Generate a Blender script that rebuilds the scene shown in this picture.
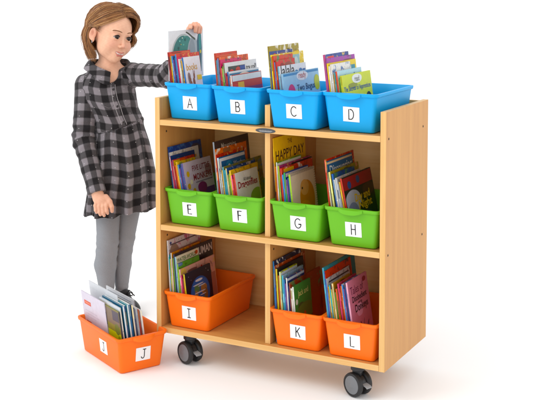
import bpy, bmesh, math, random
import numpy as np
from mathutils import Matrix, Vector
for o in list(bpy.data.objects): bpy.data.objects.remove(o)
S=bpy.context.scene; COL=S.collection
R=math.radians
# ---------------- camera, world, lamps, exposure ----------------
cam=bpy.data.cameras.new('camera'); camo=bpy.data.objects.new('camera',cam); COL.objects.link(camo)
camo.location=(2.23992,-3.31255,1.34808)
camo.rotation_euler=(math.pi/2-.0778,0,.4791)
cam.sensor_width=36; cam.lens=36*1078.12/533
cam.shift_x=(266.5-279.02)/533; cam.shift_y=(56.54-200)/533
cam.clip_start=.05; cam.clip_end=300
S.camera=camo
W=bpy.data.worlds.new('World'); S.world=W; W.use_nodes=True
W.node_tree.nodes['Background'].inputs[0].default_value=(1,1,1,1)
W.node_tree.nodes['Background'].inputs[1].default_value=1.18
def area(name,loc,aim,size,power,col=(1,1,1)):
    l=bpy.data.lights.new(name,'AREA'); l.shape='SQUARE'; l.size=size; l.energy=power; l.color=col
    o=bpy.data.objects.new(name,l); COL.objects.link(o); o.location=loc
    o.rotation_euler=(Vector(aim)-Vector(loc)).to_track_quat('-Z','Y').to_euler(); return o
area('key_softbox',(-1.9,-2.9,4.2),(.3,.1,.4),2.3,72,(1,.985,.96))
S.view_settings.view_transform='Standard'; S.view_settings.look='None'
S.view_settings.exposure=0; S.view_settings.gamma=1; S.view_settings.use_curve_mapping=False
# ---------------- helpers ----------------
rng=random.Random(7); nrng=np.random.RandomState(5)
def lin(c):
    if isinstance(c,str): c=[int(c[i:i+2],16)/255 for i in (1,3,5)]
    return tuple(x/12.92 if x<=.04045 else ((x+.055)/1.055)**2.4 for x in c)+(1,)
MC={}
def pbr(name,c,rough=.5,metal=0,spec=.5,bump=0,bscale=200,var=0,vscale=8,coat=0,sss=0):
    m=bpy.data.materials.new(name); m.use_nodes=True; nt=m.node_tree; b=nt.nodes['Principled BSDF']
    col=lin(c) if isinstance(c,str) else tuple(c)+(1,)
    b.inputs['Base Color'].default_value=col; b.inputs['Roughness'].default_value=rough
    b.inputs['Metallic'].default_value=metal; b.inputs['Specular IOR Level'].default_value=spec
    b.inputs['Coat Weight'].default_value=coat
    if sss: b.inputs['Subsurface Weight'].default_value=sss; b.inputs['Subsurface Radius'].default_value=(.012,.005,.003); b.inputs['Subsurface Scale'].default_value=.6
    tc=nt.nodes.new('ShaderNodeTexCoord')
    if bump:
        n=nt.nodes.new('ShaderNodeTexNoise'); n.inputs['Scale'].default_value=bscale; n.inputs['Detail'].default_value=4
        nt.links.new(tc.outputs['Object'],n.inputs['Vector'])
        bp=nt.nodes.new('ShaderNodeBump'); bp.inputs['Strength'].default_value=bump; bp.inputs['Distance'].default_value=.001
        nt.links.new(n.outputs['Fac'],bp.inputs['Height']); nt.links.new(bp.outputs[0],b.inputs['Normal'])
    if var:
        n=nt.nodes.new('ShaderNodeTexNoise'); n.inputs['Scale'].default_value=vscale; n.inputs['Detail'].default_value=5
        nt.links.new(tc.outputs['Object'],n.inputs['Vector'])
        r=nt.nodes.new('ShaderNodeMapRange'); r.inputs['To Min'].default_value=1-var; r.inputs['To Max'].default_value=1+var
        nt.links.new(n.outputs['Fac'],r.inputs[0])
        mx=nt.nodes.new('ShaderNodeMix'); mx.data_type='RGBA'; mx.blend_type='MULTIPLY'; mx.inputs[0].default_value=1
        mx.inputs[6].default_value=col; nt.links.new(r.outputs[0],mx.inputs[7]); nt.links.new(mx.outputs[2],b.inputs['Base Color'])
    return m
def paper(c):
    k='paper_'+c
    if k not in MC:
        L_=lin(c); g_=sum(L_[:3])/3; c_=[max(0,g_+(x-g_)*1.15)*.86 for x in L_[:3]]
        MC[k]=pbr(k,c_,rough=.38,spec=.4,var=.10,vscale=55,bump=.05,bscale=60)
    return MC[k]
def printed(c):
    k='print_'+c
    if k in MC: return MC[k]
    m=pbr(k,c,rough=.36,spec=.4); nt=m.node_tree; b=nt.nodes['Principled BSDF']; rr=random.Random(c)
    L_=lin(c); g_=sum(L_[:3])/3; B_=[max(0,g_+(x-g_)*1.15)*.88 for x in L_[:3]]
    ac=lin(rr.choice(['#d8b23a','#3a6aa8','#c2502e','#e8e2d0','#4a8a4a','#e0a070','#2c2c34','#b0486a']))[:3]
    mp=nt.nodes.new('ShaderNodeMapping'); mp.inputs['Location'].default_value=[rr.uniform(0,9) for _ in range(3)]
    nt.links.new([n for n in nt.nodes if n.type=='TEX_COORD'][0].outputs['Object'],mp.inputs[0])
    n=nt.nodes.new('ShaderNodeTexNoise'); n.inputs['Scale'].default_value=rr.uniform(22,48); n.inputs['Detail'].default_value=2.5; n.inputs['Distortion'].default_value=.8; nt.links.new(mp.outputs[0],n.inputs['Vector'])
    r=nt.nodes.new('ShaderNodeValToRGB'); cr=r.color_ramp; cr.interpolation='EASE'
    S_=[(0,[x*.45 for x in B_]),(.36,[x*.6 for x in B_]),(.41,B_),(.56,B_),(.60,[x*.45+y*.55 for x,y in zip(B_,ac)]),(.68,ac),(.74,[.75*y+.15 for y in ac])]
    cr.elements[0].position=0; cr.elements[0].color=(*S_[0][1],1); cr.elements[1].position=S_[1][0]; cr.elements[1].color=(*S_[1][1],1)
    for p_,c_ in S_[2:]: e=cr.elements.new(p_); e.color=(*[min(.9,x) for x in c_],1)
    nt.links.new(n.outputs['Fac'],r.inputs[0]); nt.links.new(r.outputs[0],b.inputs['Base Color']); MC[k]=m; return m
def wood(name,c1,c2,ax):
    m=bpy.data.materials.new(name); m.use_nodes=True; nt=m.node_tree; b=nt.nodes['Principled BSDF']; L=nt.links
    tc=nt.nodes.new('ShaderNodeTexCoord'); mp=nt.nodes.new('ShaderNodeMapping')
    sc=[38,38,38]; sc[ax]=1.6; mp.inputs['Scale'].default_value=sc
    L.new(tc.outputs['Object'],mp.inputs[0])
    n=nt.nodes.new('ShaderNodeTexNoise'); n.inputs['Scale'].default_value=1; n.inputs['Detail'].default_value=6; n.inputs['Roughness'].default_value=.6; n.inputs['Distortion'].default_value=.25
    L.new(mp.outputs[0],n.inputs['Vector'])
    mp2=nt.nodes.new('ShaderNodeMapping'); sc=[420,420,420]; sc[ax]=9; mp2.inputs['Scale'].default_value=sc
    L.new(tc.outputs['Object'],mp2.inputs[0])
    n2=nt.nodes.new('ShaderNodeTexNoise'); n2.inputs['Scale'].default_value=1; n2.inputs['Detail'].default_value=2
    L.new(mp2.outputs[0],n2.inputs['Vector'])
    a=nt.nodes.new('ShaderNodeMath'); a.operation='MULTIPLY_ADD'; L.new(n2.outputs['Fac'],a.inputs[0]); a.inputs[1].default_value=.35; L.new(n.outputs['Fac'],a.inputs[2])
    r=nt.nodes.new('ShaderNodeValToRGB'); r.color_ramp.elements[0].position=.42; r.color_ramp.elements[1].position=.9
    r.color_ramp.elements[0].color=lin(c1); r.color_ramp.elements[1].color=lin(c2)
    L.new(a.outputs[0],r.inputs[0]); L.new(r.outputs[0],b.inputs['Base Color'])
    b.inputs['Roughness'].default_value=.42; b.inputs['Specular IOR Level'].default_value=.4
    bp=nt.nodes.new('ShaderNodeBump'); bp.inputs['Strength'].default_value=.06; bp.inputs['Distance'].default_value=.0006
    L.new(n2.outputs['Fac'],bp.inputs['Height']); L.new(bp.outputs[0],b.inputs['Normal'])
    return m
def link(o,parent=None):
    COL.objects.link(o)
    if parent is not None: o.parent=parent
    return o
def mesh(name,verts,faces,mats,parent=None,smooth=False,mi=None,loc=None):
    me=bpy.data.meshes.new(name); me.from_pydata([tuple(map(float,v)) for v in verts],[],[tuple(map(int,f)) for f in faces])
    for m in (mats if isinstance(mats,(list,tuple)) else [mats]): me.materials.append(m)
    if mi is not None: me.polygons.foreach_set('material_index',mi)
    if smooth: me.polygons.foreach_set('use_smooth',[True]*len(me.polygons))
    me.update(); o=bpy.data.objects.new(name,me)
    if loc is not None: o.location=loc
    return link(o,parent)
def empty(name,loc=(0,0,0),rot=(0,0,0)):
    o=bpy.data.objects.new(name,None); o.empty_display_size=.05; o.location=loc; o.rotation_euler=rot; return link(o)
def tag(o,label,cat,group=None,kind=None):
    if label: o['label']=label
    if cat: o['category']=cat
    if group: o['group']=group
    if kind: o['kind']=kind
    return o
def bmobj(name,bm,mats,parent=None,smooth=False,loc=None,rot=None,autos=False):
    bmesh.ops.recalc_face_normals(bm,faces=bm.faces)
    me=bpy.data.meshes.new(name); bm.to_mesh(me); bm.free()
    for m in (mats if isinstance(mats,(list,tuple)) else [mats]): me.materials.append(m)
    if smooth: me.polygons.foreach_set('use_smooth',[True]*len(me.polygons))
    if autos:
        me.polygons.foreach_set('use_smooth',[True]*len(me.polygons)); me.set_sharp_from_angle(angle=R(38))
    o=bpy.data.objects.new(name,me)
    if loc is not None: o.location=loc
    if rot is not None: o.rotation_euler=rot
    return link(o,parent)
def bbox(bm,lo,hi,bev=0,mi=0):
    r=bmesh.ops.create_cube(bm,size=1); vs=r['verts']
    for v in vs: v.co=Vector([lo[i]+(v.co[i]+.5)*(hi[i]-lo[i]) for i in range(3)])
    fs=list({f for v in vs for f in v.link_faces})
    for f in fs: f.material_index=mi
    if bev: bmesh.ops.bevel(bm,geom=list({e for f in fs for e in f.edges}),offset=bev,segments=2,affect='EDGES',profile=.6)
def tube(bm,pts,rad,n=8,caps=True,mi=0):
    pts=[Vector(p) for p in pts]; rings=[]; N=len(pts)
    rads=rad if isinstance(rad,(list,tuple)) else [rad]*N
    up=Vector((0,0,1)); prev=None
    for i,p in enumerate(pts):
        t=(pts[min(i+1,N-1)]-pts[max(i-1,0)]).normalized()
        if prev is None:
            a=t.cross(up); 
            if a.length<.1: a=t.cross(Vector((1,0,0)))
            a.normalize()
        else: a=(prev-t*prev.dot(t)).normalized()
        prev=a; b=t.cross(a)
        rings.append([bm.verts.new(p+(a*math.cos(k*2*math.pi/n)+b*math.sin(k*2*math.pi/n))*rads[i]) for k in range(n)])
    for r0,r1 in zip(rings,rings[1:]):
        for k in range(n):
            f=bm.faces.new((r0[k],r0[(k+1)%n],r1[(k+1)%n],r1[k])); f.material_index=mi
    if caps: bm.faces.new(rings[0][::-1]).material_index=mi; bm.faces.new(rings[-1]).material_index=mi
def lathe(bm,prof,M,n=32,mi=0):
    rings=[[bm.verts.new(M@Vector((r*math.cos(a*2*math.pi/n),r*math.sin(a*2*math.pi/n),z))) for a in range(n)] for r,z in prof]
    for r0,r1 in zip(rings,rings[1:]):
        for k in range(n): bm.faces.new((r0[k],r0[(k+1)%n],r1[(k+1)%n],r1[k])).material_index=mi
    bm.faces.new(rings[0][::-1]).material_index=mi; bm.faces.new(rings[-1]).material_index=mi
# ---------------- the floor ----------------
M_floor=pbr('floor_white',(.97,.97,.97),rough=.75,spec=.2)
tag(mesh('floor',[(-60,-60,-.115),(60,-60,-.115),(60,60,-.115),(-60,60,-.115)],[(0,1,2,3)],M_floor),None,None,kind='structure')
# ---------------- the shelf unit ----------------
WV=wood('maple_vertical','#c08646','#d39b55',2); WH=wood('maple_horizontal','#c08646','#d39b55',0)
WEV=wood('maple_edge_vertical','#d6a25c','#e6bb7c',2); WEH=wood('maple_edge_horizontal','#d6a25c','#e6bb7c',0)
WB=wood('maple_back_shaded','#a06326','#b87936',0)  # same maple, darkened: the compartments' inner shade is put into the colour
SX,SD,SH,SZ1,SZ2,ST=.92,.4116,.8859,.80454,.41032,.0206
shelf=empty('book_shelf_unit',(SX/2,SD/2,-.115))
tag(shelf,'rolling maple book shelf with three levels holding blue, green and orange bins','book shelf')
def panel(name,lo,hi,m,me,label=None,bev=.0012):
    o0=Vector(((lo[0]+hi[0])/2,(lo[1]+hi[1])/2,(lo[2]+hi[2])/2))
    bm=bmesh.new(); bbox(bm,[lo[i]-o0[i] for i in range(3)],[hi[i]-o0[i] for i in range(3)],bev)
    bm.faces.ensure_lookup_table(); bm.normal_update()
    for f in bm.faces:
        if f.normal.y<-.9 or (f.normal.z>.9 and hi[2]>.87): f.material_index=1
    o=bmobj(name,bm,[m,me],shelf,loc=o0-shelf.location)
    return o
panel('side_panel',(0,0,0),(ST,SD,SH),WV,WEV); panel('side_panel',(SX-ST,0,0),(SX,SD,SH),WV,WEV)
g=.0004
def hshelf(z,name): panel(name,(ST+g,.0004,z-ST),(SX-ST-g,SD-.0165,z),WH,WEH)
hshelf(SZ1,'shelf'); hshelf(SZ2,'shelf'); hshelf(ST+.0004,'bottom_shelf')
DX0,DX1=.4535,.4742
panel('divider',(DX0,.018,SZ1+g),(DX1,SD-.0165,.882),WV,WEV)
panel('divider',(DX0,.018,SZ2+g),(DX1,SD-.0165,SZ1-ST-g),WV,WEV)
panel('divider',(DX0,.018,ST+.0008),(DX1,SD-.0165,SZ2-ST-g),WV,WEV)
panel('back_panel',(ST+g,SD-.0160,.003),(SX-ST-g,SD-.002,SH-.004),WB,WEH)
M_screw=pbr('screw_dark','#5a4a38',rough=.4,metal=.6)
M_hole=pbr('screw_hole','#2a2018',rough=.6)
def screw(M,r=.0042):
    bm=bmesh.new(); lathe(bm,[(r,0),(r,.0006),(r*.8,.0011)],M,16,0)
    lathe(bm,[(r*.45,.0011),(r*.42,.0014)],M,6,1)
    bmobj('screw',bm,[M_screw,M_hole],shelf,loc=-shelf.location,autos=True)
RX=Matrix.Rotation(R(90),4,'Y'); RXn=Matrix.Rotation(R(-90),4,'Y')
for y in (.024,.358):
    for z in (.7935,.3975,.012+.0): screw(Matrix.Translation((SX,y,z))@RX) if z>.05 else None
for x,s in ((DX1,1),(ST,1)):
    for z in (SZ1-ST-.028,SZ2-ST-.028): screw(Matrix.Translation((x,.045,z))@RX,.004)
# oval badge on the top shelf edge
M_badge=pbr('badge_dark','#54565a',rough=.35,metal=.7); M_badge2=pbr('badge_light','#c9cacc',rough=.4,metal=.4)
bm=bmesh.new(); MB=Matrix.Translation((.4655,.0003,.7935))@Matrix.Rotation(R(90),4,'X')@Matrix.Diagonal((4.6,1,1,1))
lathe(bm,[(.0086,0),(.0086,.0012),(.0080,.0019)],MB,40,0)
badge=bmobj('badge',bm,M_badge,shelf,loc=-shelf.location,autos=True)
bm=bmesh.new()
for k in range(-7,8):
    x=.4655+k*.0036; hgt=.0018 if k%3 else .0028
    tube(bm,[(x,-.0018,.7935-hgt),(x+.0012,-.0019,.7935+hgt),(x+.0024,-.0018,.7935-hgt*.8)],.0005,5)
tube(bm,[(.443,-.0018,.7905),(.488,-.0018,.7905)],.0004,5)
bmobj('badge_lettering',bm,M_badge2,badge)
# casters
M_tyre=pbr('caster_rubber','#1d1e20',rough=.5); M_hub=pbr('caster_hub','#73767a',rough=.42,bump=.1); M_fork=pbr('caster_black','#26272a',rough=.38); M_lever=pbr('caster_lever','#9a9c9f',rough=.35)
def caster(x,y,ang,label=None):
    M0=Matrix.Translation((x,y,-.115+.0425))@Matrix.Rotation(ang,4,'Z')      # axle along local y; -y faces out
    root=bpy.data.objects.new('caster',None)
    body=bmesh.new()
    # hood: half drum over the wheels, and the stem
    for s in (0,):
        prof=[]
        n=16
        for k in range(n+1):
            a=R(-5+150*k/n); prof.append((.034*math.cos(a),.034*math.sin(a)))
        top=[[body.verts.new(M0@Vector((px,yy,pz))) for px,pz in prof] for yy in (-.008,.008)]
        top2=[[body.verts.new(M0@Vector((px*.62,yy,pz*.62))) for px,pz in prof] for yy in (-.008,.008)]
        for k in range(n):
            body.faces.new((top[0][k],top[0][k+1],top[1][k+1],top[1][k])); body.faces.new((top2[0][k+1],top2[0][k],top2[1][k],top2[1][k+1]))
            for q in (0,1): body.faces.new((top[q][k],top2[q][k],top2[q][k+1],top[q][k+1]))
        for k in (0,n): body.faces.new((top[0][k],top[1][k],top2[1][k],top2[0][k]))
    tube(body,[M0@Vector((0,-.03,0)),M0@Vector((0,.03,0))],.006,12)
    bbox(body,(x-.016,y-.014,-.042),(x+.016,y+.014,-.0245),.003)
    lathe(body,[(.022,-.0245),(.025,-.022),(.025,-.0005)],Matrix.Translation((x,y,0)),24)
    fk=bmobj('caster',body,M_fork,shelf,loc=-shelf.location,autos=True)
    for s in (-1,1):
        bm=bmesh.new(); MM=M0@Matrix.Translation((0,s*.0215,0))@Matrix.Rotation(R(90)*(1 if s<0 else -1),4,'X')
        lathe(bm,[(.018,-.0105),(.036,-.0105),(.0405,-.0075),(.0425,-.003),(.0425,.003),(.0405,.0085),(.037,.0105),(.0335,.0105),(.0328,.0085),(.018,.0085)],MM,48)
        wh=bmobj('wheel',bm,M_tyre,fk,autos=True)
        bm=bmesh.new(); lathe(bm,[(.0322,.0082),(.0322,.0092),(.029,.0105),(.012,.0100),(.010,.0112),(.004,.0115)],MM,40)
        bmobj('hub',bm,M_hub,wh,autos=True)
    bm=bmesh.new()
    L=[(.012,.0,.020),(.030,0,.006),(.050,0,.001),(.056,0,-.003)]
    for a,b in zip(L,L[1:]):
        pass
    vs=[]
    for px,py,pz in L:
        for w in (-.012,.012): vs.append((px,w,pz+.003)); vs.append((px,w,pz))
    V=[bm.verts.new(M0@Vector(v)) for v in vs]
    for i in range(3):
        o=i*4; bm.faces.new((V[o],V[o+2],V[o+6],V[o+4])); bm.faces.new((V[o+1],V[o+5],V[o+7],V[o+3])); bm.faces.new((V[o],V[o+4],V[o+5],V[o+1])); bm.faces.new((V[o+2],V[o+3],V[o+7],V[o+6]))
    bm.faces.new((V[0],V[1],V[3],V[2])); bm.faces.new((V[12],V[14],V[15],V[13]))
    bmobj('brake_lever',bm,M_lever,fk)
CA=R(-22)
caster(.118,.047,CA); caster(.803,.047,CA); caster(.17,.33,R(15)); caster(.75,.33,R(15))
# ---------------- book bins ----------------
def ring(w,l,r,z,n=5,y0=0.0):
    pts=[]
    for cx,cy,a0 in ((w/2-r,l-r,0),(-w/2+r,l-r,90),(-w/2+r,r,180),(w/2-r,r,270)):
        for k in range(n+1):
            a=R(a0+90*k/n); pts.append((cx+r*math.cos(a),y0+cy+r*math.sin(a),z))
    return pts
BH=.135
def tub_mesh():
    bm=bmesh.new(); rs=[]
    def at(z,inset=0):
        f=z/BH; w=.168+.030*f; l=.318+.027*f; return w-2*inset,l-2*inset,-.0135*f+inset
    def add(z,inset,r): w,l,y=at(z,inset); rs.append(ring(w,l,max(r,.002),z,5,y))
    add(0,.006,.010); add(.0015,.0015,.013); add(.005,0,.014); add(.05,0,.014); add(.100,0,.014); add(.1215,0,.014)
    add(.1225,-.0045,.018); add(.1245,-.006,.0195); add(.132,-.0065,.020); add(.1348,-.0055,.019); add(.135,-.0045,.018)
    add(.135,.002,.012); add(.1335,.0035,.011); add(.10,.0032,.011); add(.01,.0032,.011); add(.005,.006,.009)
    vr=[[bm.verts.new(p) for p in r] for r in rs]
    for a,b in zip(vr,vr[1:]):
        n=len(a)
        for k in range(n): bm.faces.new((a[k],a[(k+1)%n],b[(k+1)%n],b[k]))
    bm.faces.new(vr[0][::-1]); bm.faces.new(vr[-1])
    bmesh.ops.recalc_face_normals(bm,faces=bm.faces)
    me=bpy.data.meshes.new('tub'); bm.to_mesh(me); bm.free()
    me.polygons.foreach_set('use_smooth',[True]*len(me.polygons)); me.set_sharp_from_angle(angle=R(50)); return me
def handle_mesh():
    bm=bmesh.new(); n=24; rows=[]
    for k in range(n+1):
        u=-1+2*k/n; e=max(0,1-abs(u)**3.2); out=.0012+.0085*e; drop=.010+.0085*max(0,1-abs(u)**2.4)
        x=u*.044; y0=-.0208
        rows.append([bm.verts.new((x,y,z)) for y,z in ((y0+.004,.1338),(y0-out*.6,.1335),(y0-out,.1312),(y0-out-.0008,.1338-drop),(y0-out+.0016,.1334-drop),(y0-out+.0018,.1290),(y0+.004,.1290))])
    for a,b in zip(rows,rows[1:]):
        for k in range(7): bm.faces.new((a[k],a[(k+1)%7],b[(k+1)%7],b[k]))
    bm.faces.new(rows[0][::-1]); bm.faces.new(rows[-1])
    bmesh.ops.recalc_face_normals(bm,faces=bm.faces)
    me=bpy.data.meshes.new('handle'); bm.to_mesh(me); bm.free()
    me.polygons.foreach_set('use_smooth',[True]*len(me.polygons)); me.set_sharp_from_angle(angle=R(45)); return me
M_bin={}
for k,c in dict(blue=(.0,.37,.79),green=(.14,.48,.013),orange=(.95,.17,.004)).items():
    M_bin[k]=pbr('bin_plastic_'+k,c,rough=.42,spec=.3,bump=.12,bscale=500,var=.02,vscale=30)
M_card=pbr('card_white','#f4f4f5',rough=.4,spec=.3,var=.02,vscale=60); M_ink=pbr('ink','#1c1c20',rough=.5)
def arc(cx,cy,rx,ry,a0,a1,n=12): return [(cx+rx*math.cos(R(a0+(a1-a0)*k/n)),cy+ry*math.sin(R(a0+(a1-a0)*k/n))) for k in range(n+1)]
GL=dict(A=[[(-.5,0),(0,1),(.5,0)],[(-.32,.36),(.32,.36)]],
B=[[(-.4,0),(-.4,1)],[(-.4,1),(0,1)]+arc(0,.76,.34,.24,90,-90)+[(-.4,.52)],[(-.4,.52),(.05,.52)]+arc(.05,.26,.38,.26,90,-90)+[(-.4,0)]],
C=[arc(0,.5,.5,.5,48,312,22)],D=[[(-.45,0),(-.45,1),(-.1,1)]+arc(-.1,.5,.55,.5,90,-90,18)+[(-.45,0)]],
E=[[(.35,1),(-.35,1),(-.35,0),(.38,0)],[(-.35,.52),(.25,.52)]],F=[[(.38,1),(-.32,1),(-.32,0)],[(-.32,.54),(.22,.54)]],
G=[arc(0,.5,.52,.5,50,350,22)+[(.52,.42),(.12,.42)]],H=[[(-.38,0),(-.38,1)],[(.38,0),(.38,1)],[(-.38,.52),(.38,.52)]],
I=[[(0,0),(0,1)],[(-.28,0),(.28,0)],[(-.28,1),(.28,1)]],J=[[(.25,1)]+[(.25,.3)]+arc(-.07,.26,.32,.26,0,-160,14),[(-.02,1),(.5,1)]],
K=[[(-.36,0),(-.36,1)],[(.38,1),(-.36,.42)],[(-.1,.62),(.42,0)]],L=[[(-.3,1),(-.3,0),(.36,0)]])
tubm,hanm=tub_mesh(),handle_mesh()
def ribbon(bm,pts,w,f):
    """flat pen stroke of width w through 2D pts, mapped to 3D by f, with real thickness"""
    n=len(pts); L=[];Rr=[]
    for i,p in enumerate(pts):
        a=pts[max(i-1,0)]; b=pts[min(i+1,n-1)]
        d=Vector((b[0]-a[0],b[1]-a[1])); d.normalize()
        s=1.0
        if 0<i<n-1:
            d1=Vector((p[0]-a[0],p[1]-a[1])).normalized(); s=min(2.0,1/max(.3,abs(d.dot(d1))))
        q=Vector((-d.y,d.x))*w/2*s
        e=d*w/2 if i==n-1 else (-d*w/2 if i==0 else Vector((0,0)))
        L.append((p[0]+q.x+e.x,p[1]+q.y+e.y)); Rr.append((p[0]-q.x+e.x,p[1]-q.y+e.y))
    t=[[bm.verts.new(f(x,y,h)) for (x,y) in side] for h in (.0004,0) for side in (L,Rr)]
    for i in range(n-1):
        bm.faces.new((t[0][i],t[1][i],t[1][i+1],t[0][i+1])); bm.faces.new((t[2][i+1],t[3][i+1],t[3][i],t[2][i]))
        bm.faces.new((t[0][i+1],t[2][i+1],t[2][i],t[0][i])); bm.faces.new((t[1][i],t[3][i],t[3][i+1],t[1][i+1]))
    bm.faces.new((t[0][0],t[2][0],t[3][0],t[1][0])); bm.faces.new((t[0][-1],t[1][-1],t[3][-1],t[2][-1]))
def label_card(root,ch,side=False,cx=.006,cz=.062,roll=0):
    sl=math.atan(.0135/BH) if not side else math.atan(.015/BH)
    if not side:
        yb=-.0135*cz/BH-.0006
        M=Matrix.Translation((cx,yb,cz))@Matrix.Rotation(R(90)+sl,4,'X')@Matrix.Rotation(roll,4,'Z')
    else:
        xb=-(.084+.015*cz/BH)-.0006
        M=Matrix.Translation((xb,cx,cz))@Matrix.Rotation(R(-90),4,'Z')@Matrix.Rotation(R(90)+sl,4,'X')@Matrix.Rotation(roll,4,'Z')
    w,h=.0300,.0255
    bm=bmesh.new(); bbox(bm,(-w,-h,-.0002),(w,h,.0006),.0002); bmesh.ops.transform(bm,matrix=M,verts=bm.verts)
    c=bmobj('label_card',bm,M_card,root)
    bm=bmesh.new(); lw,lh=.0195,.034
    if ch in 'CG': lw=.023
    for st in GL[ch]:
        ribbon(bm,[(x*lw,(y-.5)*lh) for x,y in st],.0033,lambda x,y,h_:M@Vector((x,y,.0007+h_)))
    bmobj('letter',bm,M_ink,c)
def book_bin(ch,colr,loc,rotz,label):
    r=empty('book_bin',loc,(0,0,rotz)); tag(r,label,'bin','plastic book bins')
    for nm,me in (('tub',tubm),('handle',hanm)):
        m2=me.copy(); m2.materials.append(M_bin[colr]); link(bpy.data.objects.new(nm,m2),r)
    label_card(r,ch,roll=R(rng.uniform(-1.2,1.2)),cx=.006+rng.uniform(-.002,.002))
    return r
BINS=dict(A=('blue',.123,.045,SZ1,'blue bin labelled A, leftmost on top of the shelf'),B=('blue',.335,.03,SZ1,'blue bin labelled B on top of the shelf, left of the divider'),
C=('blue',.571,.012,SZ1,'blue bin labelled C on top of the shelf, right of the divider'),D=('blue',.779,.03,SZ1,'blue bin labelled D, rightmost on top of the shelf'),
E=('green',.127,.035,SZ2,'green bin labelled E, leftmost on the middle shelf'),F=('green',.3395,.03,SZ2,'green bin labelled F on the middle shelf, left of the divider'),
G=('green',.5795,.02,SZ2,'green bin labelled G on the middle shelf, right of the divider'),H=('green',.7905,.025,SZ2,'green bin labelled H, rightmost on the middle shelf'),
I=('orange',.127,.025,ST,'orange bin labelled I, alone in the lower left compartment'),K=('orange',.5795,.022,ST,'orange bin labelled K on the bottom shelf beside the divider'),
L=('orange',.7895,.018,ST,'orange bin labelled L, rightmost on the bottom shelf'))
for ch,(c,x,y,z,lab) in BINS.items(): book_bin(ch,c,(x,y,z+.0012),R(rng.uniform(-.25,.25)),lab)
JR=R(62.5); JO=(-.0005,-.1025,-.1145)
rJ=book_bin('J','orange',JO,JR,'orange bin labelled J standing on the floor beside the shelf')
label_card(rJ,'J',side=True,cx=.125,cz=.070)
# ---------------- books ----------------
M_pages=pbr('page_block','#e9e4d8',rough=.7,spec=.2,var=.06,vscale=300)
TXT={}
def text_mesh(s,bold):
    k=(s,bold)
    if k not in TXT:
        cu=bpy.data.curves.new('title','FONT'); cu.body=s; cu.offset=bold*.35; cu.extrude=.0; cu.resolution_u=3; cu.align_x='CENTER'; cu.align_y='CENTER'
        ob=bpy.data.objects.new('tmp',cu); COL.objects.link(ob); bpy.context.view_layer.update()
        me=bpy.data.meshes.new_from_object(ob.evaluated_get(bpy.context.evaluated_depsgraph_get()))
        co=np.empty(len(me.vertices)*3,'f'); me.vertices.foreach_get('co',co); co=co.reshape(-1,3)
        fa=[tuple(p.vertices) for p in me.polygons]
        bpy.data.objects.remove(ob); bpy.data.meshes.remove(me)
        lo,hi=co.min(0),co.max(0); co=co-(lo+hi)/2
        TXT[k]=(co,fa,float(hi[0]-lo[0]),float(hi[1]-lo[1]))
    return TXT[k]
class Art:
    def __init__(s): s.v=[];s.f=[];s.mi=[];s.m=[];s.k=1
    def add(s,pts,faces,c,f,lift):
        m=paper(c)
        if m not in s.m: s.m.append(m)
        b=len(s.v); s.v+=[f(x,y,lift) for x,y in pts]; s.f+=[tuple(b+i for i in fc) for fc in faces]; s.mi+=[s.m.index(m)]*len(faces)
    def obj(s,name,parent): return mesh(name,s.v,s.f,s.m,parent,mi=s.mi) if s.v else None
def clip(u): return min(.985,max(.015,u))
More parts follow.
